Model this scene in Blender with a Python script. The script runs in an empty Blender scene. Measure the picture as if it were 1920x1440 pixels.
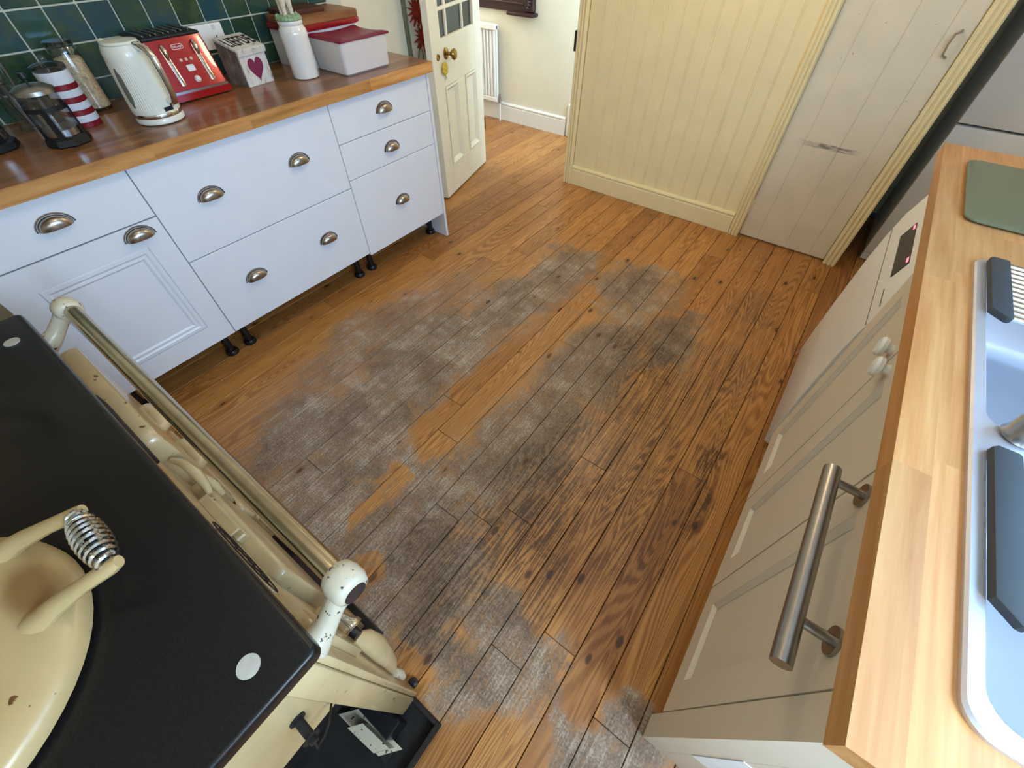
import bpy, bmesh, math, random
from mathutils import Vector, Matrix

random.seed(7)
PI = math.pi
scene = bpy.context.scene
COL = scene.collection

# ------------------------------------------------------------------ camera
def V(*a): return Vector(a)
F_PX, PITCH, YAW, ROLL, CAM_H = 774.96, .8707, .6354, .0027, 1.474
fw = V(-math.sin(YAW)*math.cos(PITCH), math.cos(YAW)*math.cos(PITCH), -math.sin(PITCH))
rt = V(math.cos(YAW), math.sin(YAW), 0)
up = rt.cross(fw)
r2 = rt*math.cos(ROLL) + up*math.sin(ROLL)
u2 = up*math.cos(ROLL) - rt*math.sin(ROLL)
cam_data = bpy.data.cameras.new('camera')
cam_data.sensor_fit = 'HORIZONTAL'; cam_data.sensor_width = 36.0
cam_data.lens = F_PX/1920*36.0
cam_data.clip_start = .01
cam = bpy.data.objects.new('camera', cam_data); COL.objects.link(cam)
cam.matrix_world = Matrix(((r2.x, u2.x, -fw.x, 0), (r2.y, u2.y, -fw.y, 0), (r2.z, u2.z, -fw.z, CAM_H), (0, 0, 0, 1)))
scene.camera = cam

# ------------------------------------------------------------------ world, lights, exposure
world = bpy.data.worlds.new('world'); scene.world = world
world.use_nodes = True
bg = world.node_tree.nodes['Background']
bg.inputs[0].default_value = (.72, .84, 1.0, 1); bg.inputs[1].default_value = .8
vs = scene.view_settings
vs.view_transform = 'Standard'; vs.look = 'None'; vs.gamma = 1.0; vs.use_curve_mapping = False
vs.exposure = -.12
scene.cycles.max_bounces = 6; scene.cycles.diffuse_bounces = 4; scene.cycles.glossy_bounces = 3; scene.cycles.transparent_max_bounces = 14; scene.cycles.adaptive_threshold = .03

def area_light(name, loc, target_dir, sx, sy, energy, color, spread=PI):
    d = bpy.data.lights.new(name, 'AREA'); d.shape = 'RECTANGLE'; d.size = sx; d.size_y = sy
    d.energy = energy; d.color = color; d.spread = spread
    o = bpy.data.objects.new(name, d); COL.objects.link(o)
    o.location = loc
    o.rotation_euler = Vector(target_dir).to_track_quat('-Z', 'Y').to_euler()
    return o
SKY = (.28, .58, 1.0)
area_light('sink_window_daylight', (1.06, .82, 1.62), (-1, 0, -.12), 1.2, 1.0, 38, SKY)
area_light('back_door_daylight', (1.06, -.08, 1.60), (-1, .15, -.9), .26, .66, 33, (.62, .80, 1.0))
area_light('near_wall_fill', (.55, -.90, 1.60), (0, 1, -.1), .62, .82, 12, (.60, .78, 1.0))  # added fill for the fridge and far wall, source out of view
area_light('hall_daylight', (-1.15, 3.36, 1.45), (-1, .35, -.15), .6, 1.5, 44, (.50, .72, 1.0))
area_light('hall_left_daylight', (-3.9, 3.35, 1.5), (1, .15, -.2), .6, 1.4, 24, (1.0, .92, .80))

# ------------------------------------------------------------------ materials
def lin(c): c /= 255.0; return c/12.92 if c <= .04045 else ((c+.055)/1.055)**2.4
def rgb(r, g, b): return (lin(r), lin(g), lin(b), 1)
MATS = {}
class NT:
    def __init__(s, name):
        s.m = bpy.data.materials.new(name); s.m.use_nodes = True
        s.t = s.m.node_tree; s.b = s.t.nodes['Principled BSDF']; s.out = s.t.nodes['Material Output']
    def n(s, typ, **kw):
        nd = s.t.nodes.new(typ)
        for k, v in kw.items(): setattr(nd, k, v)
        return nd
    def l(s, a, b): s.t.links.new(a, b)
    def val(s, op, a, b=None, c=None, clamp=False):
        nd = s.n('ShaderNodeMath', operation=op); nd.use_clamp = clamp
        for i, x in enumerate((a, b, c)):
            if x is None: continue
            if isinstance(x, (int, float)): nd.inputs[i].default_value = x
            else: s.l(x, nd.inputs[i])
        return nd.outputs[0]
    def vec(s, op, a, b=None):
        nd = s.n('ShaderNodeVectorMath', operation=op)
        for i, x in enumerate((a, b)):
            if x is None: continue
            if isinstance(x, (tuple, list)): nd.inputs[i].default_value = x
            else: s.l(x, nd.inputs[i])
        return nd.outputs['Value'] if op in ('LENGTH', 'DOT_PRODUCT') else nd.outputs['Vector']
    dims = '3D'
    def noise(s, v, scale=1.0, detail=4.0, rough=.55, dist=0.0):
        nd = s.n('ShaderNodeTexNoise'); nd.noise_dimensions = s.dims; s.l(v, nd.inputs['Vector'])
        nd.inputs['Scale'].default_value = scale; nd.inputs['Detail'].default_value = detail
        nd.inputs['Roughness'].default_value = rough; nd.inputs['Distortion'].default_value = dist
        return nd.outputs[0]
    def ramp(s, f, stops):
        nd = s.n('ShaderNodeValToRGB'); e = nd.color_ramp.elements
        while len(e) < len(stops): e.new(.5)
        for i, (p, c) in enumerate(stops): e[i].position = p; e[i].color = c
        s.l(f, nd.inputs[0]); return nd.outputs[0]
    def mix(s, f, a, b, mode='MIX'):
        nd = s.n('ShaderNodeMix', data_type='RGBA', blend_type=mode)
        if isinstance(f, (int, float)): nd.inputs[0].default_value = f
        else: s.l(f, nd.inputs[0])
        for x, i in ((a, 6), (b, 7)):
            if isinstance(x, tuple): nd.inputs[i].default_value = x
            else: s.l(x, nd.inputs[i])
        return nd.outputs[2]
    def mrange(s, x, a, b, c=0.0, d=1.0, smooth=True):
        nd = s.n('ShaderNodeMapRange'); nd.interpolation_type = 'SMOOTHSTEP' if smooth else 'LINEAR'
        s.l(x, nd.inputs[0])
        for i, v in enumerate((a, b, c, d)): nd.inputs[i+1].default_value = v
        return nd.outputs[0]
    def bump(s, h, strength=.2, dist=.002):
        nd = s.n('ShaderNodeBump'); nd.inputs['Strength'].default_value = strength; nd.inputs['Distance'].default_value = dist
        s.l(h, nd.inputs['Height']); s.l(nd.outputs[0], s.b.inputs['Normal'])
    def pos(s): return s.n('ShaderNodeNewGeometry').outputs['Position']
    def rnd(s): return s.n('ShaderNodeObjectInfo').outputs['Random']

def plain(name, col, rough=.5, metal=0.0, var=.05, nscale=9.0, bump=0.0, coat=0.0, spec=None, trans=0.0, ior=1.45, alpha=1.0, emit=None, estr=0.0):
    k = NT(name); p = k.pos()
    n = k.noise(p, nscale, 2)
    lo = tuple(max(0, c*(1-var)) for c in col[:3])+(1,); hi = tuple(min(1, c*(1+var)) for c in col[:3])+(1,)
    k.l(k.ramp(n, [(.3, lo), (.7, hi)]), k.b.inputs['Base Color'])
    k.b.inputs['Roughness'].default_value = rough; k.b.inputs['Metallic'].default_value = metal
    k.b.inputs['Coat Weight'].default_value = coat
    if spec is not None: k.b.inputs['Specular IOR Level'].default_value = spec
    k.b.inputs['Transmission Weight'].default_value = trans; k.b.inputs['IOR'].default_value = ior
    if emit: k.b.inputs['Emission Color'].default_value = emit; k.b.inputs['Emission Strength'].default_value = estr
    if bump: k.bump(k.noise(p, 60, 1), bump, .0015)
    MATS[name] = k.m
    return k.m

plain('white_front', rgb(226, 230, 236), .38, var=.015, coat=.1)
plain('cream_paint', rgb(243, 226, 176), .5, var=.03, bump=.12)
plain('door_paint', rgb(236, 230, 208), .45, var=.03, bump=.1)
plain('hall_wall_paint', rgb(226, 221, 200), .75, var=.02)
plain('kitchen_wall_paint', rgb(232, 226, 202), .75, var=.03)
plain('ceiling_paint', rgb(238, 236, 228), .85, var=.01)
plain('white_gloss', rgb(238, 238, 234), .3, var=.01)
plain('skirting_paint', rgb(232, 232, 226), .4, var=.02)
plain('right_unit_paint', rgb(222, 212, 194), .4, var=.015)
plain('dark_metal', rgb(40, 38, 37), .5, .4)
plain('black_plastic', rgb(22, 22, 24), .35, var=.1)
plain('soot_black', rgb(26, 22, 19), .8, var=.4, nscale=22)
plain('chrome', rgb(214, 212, 208), .12, 1.0, var=.02)
plain('steel', rgb(178, 178, 178), .28, 1.0, var=.04)
plain('brushed_steel', rgb(160, 155, 148), .33, 1.0, var=.06, nscale=60)
plain('sink_steel', rgb(206, 206, 212), .5, .75, var=.03)
plain('nickel', rgb(170, 160, 150), .25, 1.0, var=.05)
plain('brass', rgb(150, 118, 62), .25, 1.0, var=.12, nscale=30)
plain('rail_brass_chrome', rgb(190, 176, 150), .2, 1.0, var=.1, nscale=25)
plain('silicone_grey', rgb(58, 63, 66), .6)
plain('tile_grout', rgb(206, 208, 190), .8, var=.06)
plain('gap_dark', rgb(28, 20, 14), .9, var=.1)
plain('toaster_red', rgb(162, 10, 22), .22, 0.15, var=.03, coat=.5)
plain('kettle_cream', rgb(226, 226, 212), .25, var=.01, coat=.3)
plain('ceramic_white', rgb(226, 224, 218), .15, var=.02, coat=.4)
plain('moss_green', rgb(140, 168, 130), .4, var=.3, nscale=90, bump=.4)
plain('lamb_cream', rgb(214, 202, 180), .5, var=.2, nscale=80, bump=.4)
plain('lid_magenta', rgb(122, 10, 54), .35, var=.03)
plain('lid_red', rgb(140, 10, 24), .2, var=.03, coat=.3)
plain('heart_plum', rgb(122, 34, 70), .6, var=.06)
plain('letter_black', rgb(44, 26, 24), .7)
plain('key_yellow', rgb(206, 180, 60), .5)
plain('red_led', rgb(255, 40, 60), .5, emit=(1, .08, .12, 1), estr=6)
plain('lamp_glow', rgb(255, 240, 210), .5, emit=(1, .86, .66, 1), estr=6)
plain('oat_flakes', rgb(208, 190, 160), .9, var=.35, nscale=130, bump=.5)
plain('stripe_red', rgb(132, 22, 34), .4)
plain('stripe_white', rgb(224, 226, 230), .4)
plain('coffee_brown', rgb(60, 44, 36), .3)
plain('cloth_green', rgb(108, 112, 84), .9, var=.1)
plain('dark_wood_frame', rgb(52, 30, 30), .35, var=.3, nscale=30)
plain('slab_brown_dark', rgb(74, 40, 24), .5, var=.2, nscale=30)
plain('matt_white', rgb(245, 247, 250), .7)
plain('brown_stain', rgb(120, 80, 40), .7, var=.3, nscale=40)
plain('white_enamel_tin', rgb(236, 238, 238), .2, var=.01, coat=.3)
plain('fabric_red', rgb(150, 44, 26), .9, var=.3, nscale=40)
plain('fabric_white', rgb(214, 206, 192), .9, var=.1)
plain('rust_plate', rgb(46, 30, 25), .8, var=.4, nscale=60, bump=.4)
plain('frosted_plastic', rgb(214, 208, 206), .4, var=.02)
plain('fridge_white', rgb(228, 228, 226), .35, var=.01)
plain('gasket_grey', rgb(110, 108, 98), .7)
plain('pull_shaded_paint', rgb(150, 136, 112), .5)  # worn pull paint, darkened to stand for the shadow round it
plain('plug_grey', rgb(176, 172, 160), .5, var=.1, nscale=60)

def enamel():
    k = NT('range_cream_enamel'); p = k.pos()
    n = k.noise(p, 7, 6, .6); spots = k.noise(p, 42, 3, .5)
    c = k.ramp(n, [(.3, rgb(176, 152, 108)), (.7, rgb(198, 176, 132))])
    c = k.mix(k.mrange(spots, .70, .74), c, rgb(92, 62, 34))
    k.l(c, k.b.inputs['Base Color']); k.b.inputs['Roughness'].default_value = .28; k.b.inputs['Coat Weight'].default_value = .3
    MATS['range_cream_enamel'] = k.m
enamel()
def chipped():
    k = NT('chipped_cream_enamel'); p = k.pos()
    c = k.mix(k.mrange(k.noise(p, 90, 3, .5), .64, .68), rgb(196, 186, 162), rgb(50, 34, 26))
    k.l(c, k.b.inputs['Base Color']); k.b.inputs['Roughness'].default_value = .3
    MATS['chipped_cream_enamel'] = k.m
chipped()
def black_enamel():
    k = NT('black_enamel'); p = k.pos()
    n = k.noise(p, 300, 2)
    k.l(k.ramp(n, [(.3, rgb(12, 11, 11)), (.7, rgb(26, 24, 23))]), k.b.inputs['Base Color'])
    k.b.inputs['Roughness'].default_value = .32; k.b.inputs['Specular IOR Level'].default_value = .35
    k.bump(k.noise(p, 700, 2), .12, .0006)
    MATS['black_enamel'] = k.m
black_enamel()

def glass(name, col, rough=.03, mixf=.12):
    # thin clear glass: a see-through sheet with a mirror-like sheen
    k = NT(name); t = k.t
    tr = k.n('ShaderNodeBsdfTransparent'); tr.inputs[0].default_value = col
    gl = k.n('ShaderNodeBsdfGlossy'); gl.inputs['Roughness'].default_value = rough
    gl.inputs[0].default_value = (.9, .95, 1, 1)
    fr = k.n('ShaderNodeLayerWeight'); fr.inputs[0].default_value = .5
    f2 = k.val('ADD', k.val('MULTIPLY', k.val('POWER', fr.outputs['Facing'], 4.0), .7), .035+mixf*.1, clamp=True)
    mx = k.n('ShaderNodeMixShader'); k.l(f2, mx.inputs[0]); k.l(tr.outputs[0], mx.inputs[1]); k.l(gl.outputs[0], mx.inputs[2])
    k.l(mx.outputs[0], k.out.inputs[0]); t.nodes.remove(k.b)
    MATS[name] = k.m
glass('window_glass', (.97, .98, .99, 1), .02, .02)
glass('jar_glass', (.95, .96, .96, 1), .05, .2)
glass('smoky_glass', (.55, .53, .52, 1), .05, .25)
glass('door_glass', (.48, .50, .48, 1), .08, .1)
def board_glass():
    k = NT('frosted_board_glass')
    k.b.inputs['Base Color'].default_value = rgb(112, 116, 88); k.b.inputs['Roughness'].default_value = .35
    k.bump(k.noise(k.pos(), 260, 2), .3, .0008)
    MATS['frosted_board_glass'] = k.m
board_glass()

def tile_mat():
    k = NT('glazed_tile'); p = k.pos(); r = k.rnd()
    base = k.ramp(r, [(0, rgb(28, 58, 44)), (.35, rgb(38, 70, 54)), (.6, rgb(44, 76, 66)), (.82, rgb(36, 70, 74)), (1, rgb(40, 74, 84))])
    n = k.noise(p, 16, 4, .6)
    c = k.mix(k.mrange(n, .4, .75), base, rgb(66, 84, 50))
    k.l(c, k.b.inputs['Base Color']); k.b.inputs['Roughness'].default_value = .16
    k.bump(k.noise(p, 14, 2), .35, .004)
    MATS['glazed_tile'] = k.m
tile_mat()

def wood(name, c0, c1, c2, rough=.4, along='y', coat=.0, vary=.35):
    k = NT(name); p = k.pos(); r = k.rnd()
    sc = (55, 3, 40) if along == 'y' else (3, 55, 40)
    off = k.vec('ADD', k.vec('MULTIPLY', p, sc), None)
    cmb = k.n('ShaderNodeCombineXYZ'); k.l(k.val('MULTIPLY', r, 37.0), cmb.inputs[0]); k.l(k.val('MULTIPLY', r, 91.0), cmb.inputs[1])
    v = k.vec('ADD', k.vec('MULTIPLY', p, sc), cmb.outputs[0])
    g = k.noise(v, 1, 5, .6, .4)
    c = k.ramp(g, [(.3, c0), (.52, c1), (.75, c2)])
    t = k.ramp(r, [(0, (1-vary, 1-vary, 1-vary*.9, 1)), (1, (1+vary*.45, 1+vary*.4, 1+vary*.3, 1))])
    k.l(k.mix(1.0, c, t, 'MULTIPLY'), k.b.inputs['Base Color'])
    k.b.inputs['Roughness'].default_value = rough; k.b.inputs['Coat Weight'].default_value = coat; k.b.inputs['Coat Roughness'].default_value = .12
    k.bump(g, .08, .001)
    MATS[name] = k.m
wood('worktop_brown', rgb(110, 70, 40), rgb(148, 98, 58), rgb(178, 126, 76), .3, coat=.25)
wood('worktop_beech', rgb(190, 130, 74), rgb(206, 150, 92), rgb(218, 168, 110), .42, vary=.14)
wood('worktop_lit_edge', rgb(170, 112, 58), rgb(206, 148, 84), rgb(222, 170, 106), .35, vary=.2)  # edge wood made lighter to stand for daylight falling on it
wood('board_wood', rgb(120, 74, 40), rgb(150, 98, 56), rgb(170, 118, 70), .5, vary=.05)
wood('box_bark', rgb(96, 84, 74), rgb(128, 114, 102), rgb(160, 146, 130), .85, vary=.1)
def whitewash():
    k = NT('whitewashed_wood'); p = k.pos()
    n = k.noise(k.vec('MULTIPLY', p, (40, 40, 14)), 1, 5, .65)
    k.l(k.ramp(n, [(.32, rgb(120, 104, 86)), (.42, rgb(206, 200, 190)), (.7, rgb(226, 222, 214))]), k.b.inputs['Base Color'])
    k.b.inputs['Roughness'].default_value = .75
    MATS['whitewashed_wood'] = k.m
whitewash()

def pantry_paint():
    # cream paint greyed for weaker light, with a worn grey scuff across the door
    k = NT('pantry_paint'); p = k.pos()
    sep = k.n('ShaderNodeSeparateXYZ'); k.l(p, sep.inputs[0])
    n = k.noise(p, 9, 5)
    c = k.ramp(n, [(.3, rgb(222, 210, 184)), (.7, rgb(230, 218, 192))])
    zc = k.val('SUBTRACT', sep.outputs[2], .592)
    band = k.mrange(k.val('ABSOLUTE', zc), .008, .016, 1, 0)
    xm = k.val('MULTIPLY', k.mrange(sep.outputs[0], -.25, -.08), k.mrange(sep.outputs[0], .0, .11, 1, 0))
    s = k.val('MULTIPLY', band, xm)
    s = k.val('MULTIPLY', s, k.mrange(k.noise(k.vec('MULTIPLY', p, (18, 1, 130)), 1, 3), .3, .62))
    spots = k.mrange(k.noise(p, 34, 2), .735, .76)
    c = k.mix(k.val('MULTIPLY', s, .8), c, rgb(88, 76, 68))
    c = k.mix(k.val('MULTIPLY', spots, .45), c, rgb(110, 90, 70))
    k.l(c, k.b.inputs['Base Color']); k.b.inputs['Roughness'].default_value = .5
    MATS['pantry_paint'] = k.m
pantry_paint()

def floor_mat():
    k = NT('worn_pine'); k.dims = '2D'; p = k.pos(); r = k.rnd()
    cmb = k.n('ShaderNodeCombineXYZ')
    k.l(k.val('MULTIPLY', r, 53.0), cmb.inputs[0]); k.l(k.val('MULTIPLY', r, 31.0), cmb.inputs[1])
    pp = k.vec('ADD', p, cmb.outputs[0])
    # cathedral grain as contour lines of a stretched noise
    h = k.noise(k.vec('MULTIPLY', pp, (8, .5, 0)), 1, 2, .45, .25)
    rings = k.val('SINE', k.val('MULTIPLY', h, 230.0))
    rings = k.mrange(rings, -1.0, 1.0)
    streak = k.noise(k.vec('MULTIPLY', pp, (150, 3.0, 0)), 1, 5, .6)
    soft = k.noise(k.vec('MULTIPLY', pp, (16, 1.1, 0)), 1, 3, .5)
    grain = k.val('ADD', k.val('MULTIPLY', rings, .26), k.val('ADD', k.val('MULTIPLY', streak, .46), k.val('MULTIPLY', soft, .28)))
    base = k.ramp(grain, [(.25, rgb(196, 142, 80)), (.48, rgb(176, 120, 62)), (.72, rgb(138, 88, 42))])
    tint = k.ramp(r, [(0, (.78, .72, .66, 1)), (.45, (.98, .97, .95, 1)), (1, (1.12, 1.12, 1.08, 1))])
    base = k.mix(1.0, base, tint, 'MULTIPLY')
    # knots
    vor = k.n('ShaderNodeTexVoronoi'); k.l(k.vec('MULTIPLY', pp, (11.0, 5.5, 0)), vor.inputs['Vector']); vor.inputs['Scale'].default_value = 1
    sepc = k.n('ShaderNodeSeparateColor'); k.l(vor.outputs['Color'], sepc.inputs[0])
    keep = k.mrange(sepc.outputs[0], .28, .30)
    kd = k.val('ADD', vor.outputs['Distance'], k.val('MULTIPLY', k.val('SUBTRACT', streak, .5), .06))
    knot = k.val('MULTIPLY', k.mrange(kd, .075, .13, 1, 0), keep)
    halo = k.val('MULTIPLY', k.mrange(kd, .09, .34, 1, 0), keep)
    # wear shapes in the plane of the floor
    d1 = k.n('ShaderNodeTexNoise'); d1.noise_dimensions = '2D'; d1.inputs['Scale'].default_value = 5; d1.inputs['Detail'].default_value = 4
    k.l(p, d1.inputs['Vector'])
    dv = k.vec('MULTIPLY', k.vec('SUBTRACT', d1.outputs['Color'], (.5, .5, .5)), (.22, .60, 0))
    pd = k.vec('ADD', p, dv)
    def blob(x, y, rx, ry, a=1.0):
        q = k.vec('MULTIPLY', k.vec('SUBTRACT', pd, (x, y, 0)), (1/rx, 1/ry, 0))
        return k.mrange(k.vec('LENGTH', q), .45, 1.35, a, 0)
    def union(lst):
        a = None
        for b in lst:
            m = blob(*b); a = m if a is None else k.val('MAXIMUM', a, m)
        return a
    wear = union([(-1.02, 1.92, .20, .32), (-.60, 1.98, .26, .32), (-1.06, 1.42, .24, .42), (-1.20, .92, .34, .50), (-1.50, .85, .24, .50, .75), (-1.42, 1.35, .18, .35, .55),
                  (-1.10, .38, .34, .36), (-.72, .28, .34, .28), (-.50, .12, .30, .30), (-.52, 1.30, .22, .55), (-.52, .72, .24, .42), (-1.28, .30, .24, .34), (-.85, .12, .42, .24),
                  (-.55, .02, .30, .26), (-.12, .10, .20, .18), (.22, .10, .16, .14), (-.25, 1.72, .16, .25)])
    hole = union([(-.865, 1.06, .075, .36), (-.885, .66, .065, .14), (-.84, .27, .09, .06, .8), (-.66, .0, .10, .06, .7), (-.30, -.05, .12, .12, .8)])
    wear = k.val('MULTIPLY', wear, k.val('SUBTRACT', 1.0, hole))
    dark = union([(-.30, .62, .22, .45), (-.16, 1.00, .20, .50, .85), (.165, .98, .055, .32), (-.30, 1.50, .22, .36, .8), (.0, 2.2, .14, .2, .6), (-.42, .22, .26, .24), (-.16, .40, .12, .24, .8), (.02, .78, .12, .32, .6), (.02, 1.55, .16, .34, .6)])
    fine = k.noise(p, 55, 4, .7); fine2 = k.noise(p, 150, 2, .6); mid = k.noise(p, 17, 3, .6); big = k.noise(p, 5.5, 2, .5)
    w = k.val('ADD', wear, k.val('ADD', k.val('MULTIPLY', k.val('SUBTRACT', fine, .5), .9), k.val('ADD', k.val('MULTIPLY', k.val('SUBTRACT', streak, .5), 1.1), k.val('MULTIPLY', k.val('SUBTRACT', mid, .5), .8))))
    w = k.mrange(w, .10, 1.10)
    w = k.val('MULTIPLY', w, k.mrange(wear, .0, .55))
    wcol = k.ramp(k.val('ADD', k.val('MULTIPLY', fine2, .26), k.val('ADD', k.val('MULTIPLY', streak, .30), k.val('ADD', k.val('MULTIPLY', mid, .22), k.val('MULTIPLY', big, .22)))),
                  [(.38, rgb(70, 58, 49)), (.5, rgb(122, 104, 88)), (.62, rgb(178, 162, 142))])
    base = k.mix(k.val('MULTIPLY', wear, .6), base, rgb(168, 128, 82))
    c = k.mix(k.val('MULTIPLY', w, .92), base, wcol)
    c = k.mix(k.val('MULTIPLY', dark, k.mrange(mid, .3, .7, .10, .42)), c, rgb(84, 58, 36))
    dg = k.val('ADD', k.val('MULTIPLY', streak, 1.15), k.val('ADD', k.val('MULTIPLY', k.val('SUBTRACT', fine, .5), .8), k.val('MULTIPLY', rings, .24)))
    dk = k.val('MULTIPLY', k.mrange(dg, .54, .92), dark)
    c = k.mix(k.val('MULTIPLY', dk, .8), c, rgb(58, 42, 30))
    c = k.mix(k.val('MULTIPLY', halo, .25), c, rgb(112, 62, 26))
    c = k.mix(k.val('MULTIPLY', knot, .85), c, rgb(52, 30, 18))
    k.l(c, k.b.inputs['Base Color'])
    rr = k.val('ADD', k.val('MULTIPLY', w, .22), k.val('ADD', .27, k.val('MULTIPLY', streak, .12)))
    k.l(rr, k.b.inputs['Roughness'])
    k.bump(k.val('MULTIPLY', streak, -1.0), .25, .0010)
    MATS['worn_pine'] = k.m
floor_mat()

# ------------------------------------------------------------------ mesh helpers
def NB(): return bmesh.new()
def box(bm, lo, hi, bev=0.0, seg=1):
    (x0, x1), (y0, y1), (z0, z1) = (sorted(t) for t in zip(lo, hi))
    v = [bm.verts.new(c) for c in ((x0,y0,z0),(x1,y0,z0),(x1,y1,z0),(x0,y1,z0),(x0,y0,z1),(x1,y0,z1),(x1,y1,z1),(x0,y1,z1))]
    fs = [bm.faces.new([v[i] for i in f]) for f in ((0,3,2,1),(4,5,6,7),(0,1,5,4),(1,2,6,5),(2,3,7,6),(3,0,4,7))]
    if bev > 0:
        es = {e for f in fs for e in f.edges}
        bmesh.ops.bevel(bm, geom=list(es), offset=bev, segments=seg, affect='EDGES', profile=.5)
    return bm
def ring(bm, c, u, w, ru, rw, n):
    return [bm.verts.new(c + u*(ru*math.cos(2*PI*i/n)) + w*(rw*math.sin(2*PI*i/n))) for i in range(n)]
def skin(bm, rings, cap0=True, cap1=True, closed=False):
    n = len(rings[0])
    R = list(zip(rings, rings[1:])) + ([(rings[-1], rings[0])] if closed else [])
    for a, b in R:
        for i in range(n):
            j = (i+1) % n
            try: bm.faces.new((a[i], a[j], b[j], b[i]))
            except ValueError: pass
    if not closed:
        if cap0: bm.faces.new(list(reversed(rings[0])))
        if cap1: bm.faces.new(rings[-1])
def frame_of(d):
    d = d.normalized(); a = Vector((0, 0, 1)) if abs(d.z) < .9 else Vector((1, 0, 0))
    u = a.cross(d).normalized(); return u, d.cross(u)
def tube(bm, pts, r, n=10, cap=True, closed=False, flat=1.0):
    pts = [Vector(p) for p in pts]; m = len(pts); rs = r if isinstance(r, (list, tuple)) else [r]*m
    rings = []; u = None
    for i, p in enumerate(pts):
        if closed: d = pts[(i+1) % m]-pts[i-1]
        else: d = (pts[min(i+1, m-1)]-pts[max(i-1, 0)])
        d.normalize()
        if u is None: u, w = frame_of(d)
        else:
            u = (u - d*u.dot(d)).normalized(); w = d.cross(u)
        rings.append(ring(bm, p, u, w, rs[i], rs[i]*flat, n))
    skin(bm, rings, cap, cap, closed)
    return bm
def cyl(bm, p0, p1, r0, r1=None, n=20):
    return tube(bm, [p0, p1], [r0, r0 if r1 is None else r1], n)
def lathe(bm, prof, c, n=28, sx=1.0, sy=1.0):
    c = Vector(c); rings = []
    for r, z in prof:
        rings.append([bm.verts.new(c + Vector((r*sx*math.cos(2*PI*i/n), r*sy*math.sin(2*PI*i/n), z))) for i in range(n)])
    skin(bm, rings, True, True)
    return bm
def ball(bm, c, rx, ry=None, rz=None, n=14, m=10):
    ry = rx if ry is None else ry; rz = rx if rz is None else rz
    c = Vector(c); rings = []
    for j in range(1, m):
        t = PI*j/m
        rings.append([bm.verts.new(c+Vector((rx*math.sin(t)*math.cos(2*PI*i/n), ry*math.sin(t)*math.sin(2*PI*i/n), -rz*math.cos(t)))) for i in range(n)])
    skin(bm, rings, True, True)
    return bm
def prism(bm, poly, axis, a, b, bev=0.0, seg=2):
    # poly: 2D outline; axis: extrusion axis
    def mk(p, t):
        if axis == 'z': return (p[0], p[1], t)
        if axis == 'x': return (t, p[0], p[1])
        return (p[0], t, p[1])
    A = [bm.verts.new(mk(p, a)) for p in poly]; B = [bm.verts.new(mk(p, b)) for p in poly]
    fa = bm.faces.new(A); fb = bm.faces.new(list(reversed(B))); n = len(poly)
    for i in range(n):
        j = (i+1) % n; bm.faces.new((A[j], A[i], B[i], B[j]))
    if bev > 0:
        bmesh.ops.bevel(bm, geom=list(fa.edges)+list(fb.edges), offset=bev, segments=seg, affect='EDGES', profile=.5)
    return bm
def rrect(x0, y0, x1, y1, r, n=5):
    P = []
    for cx, cy, a in ((x1-r, y0+r, -PI/2), (x1-r, y1-r, 0), (x0+r, y1-r, PI/2), (x0+r, y0+r, PI)):
        for i in range(n+1):
            t = a+PI/2*i/n; P.append((cx+r*math.cos(t), cy+r*math.sin(t)))
    return P
def xf(bm, M): bm.transform(M); return bm

def wloc(o):
    v = Vector((0, 0, 0))
    while o is not None: v += o.location; o = o.parent
    return v
def tag(o, label=None, cat=None, group=None, kind=None):
    if label: o['label'] = label
    if cat: o['category'] = cat
    if group: o['group'] = group
    if kind: o['kind'] = kind
    return o
def O(name, bm, mat, parent=None, label=None, cat=None, group=None, kind=None, smooth=True, ang=35, at=None):
    # vertices come in world coordinates; 'at' is the origin of the new object
    org = wloc(parent) if parent is not None else Vector((0, 0, 0))
    at = Vector(at) if at is not None else org
    bmesh.ops.recalc_face_normals(bm, faces=bm.faces[:])
    bm.transform(Matrix.Translation(-at))
    me = bpy.data.meshes.new(name); bm.to_mesh(me); bm.free()
    if smooth:
        me.polygons.foreach_set('use_smooth', [True]*len(me.polygons)); me.set_sharp_from_angle(angle=math.radians(ang))
    me.materials.append(MATS[mat])
    o = bpy.data.objects.new(name, me); COL.objects.link(o)
    o.location = at-org
    if parent is not None: o.parent = parent
    return tag(o, label, cat, group, kind)
def E(name, loc, label=None, cat=None, group=None, kind=None):
    o = bpy.data.objects.new(name, None); COL.objects.link(o); o.location = loc; o.empty_display_size = .05
    return tag(o, label, cat, group, kind)
def inst(src, loc, parent=None, name=None):
    o = src.copy(); COL.objects.link(o); o.location = loc
    o.parent = parent
    if name: o.name = name
    return o
def text_bm(txt, size, depth, M, bold=0.0):
    cu = bpy.data.curves.new('lettering', 'FONT'); cu.body = txt; cu.size = size; cu.extrude = depth
    cu.offset = bold; cu.space_character = 1.14 if bold else 1.0; cu.align_x = 'CENTER'; cu.align_y = 'CENTER'
    ob = bpy.data.objects.new('lettering', cu); COL.objects.link(ob)
    dg = bpy.context.evaluated_depsgraph_get(); dg.update()
    me = bpy.data.meshes.new_from_object(ob.evaluated_get(dg))
    bpy.data.objects.remove(ob); bpy.data.curves.remove(cu)
    bm = bmesh.new(); bm.from_mesh(me); bpy.data.meshes.remove(me)
    bm.transform(M); return bm

# ------------------------------------------------------------------ room shell
XW = -2.43      # left wall face
YF = 2.957      # far wall face
XR = .95        # right wall face
YN = -.80       # near wall face
YH = 3.77       # hall wall face
ZC = 2.40

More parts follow.
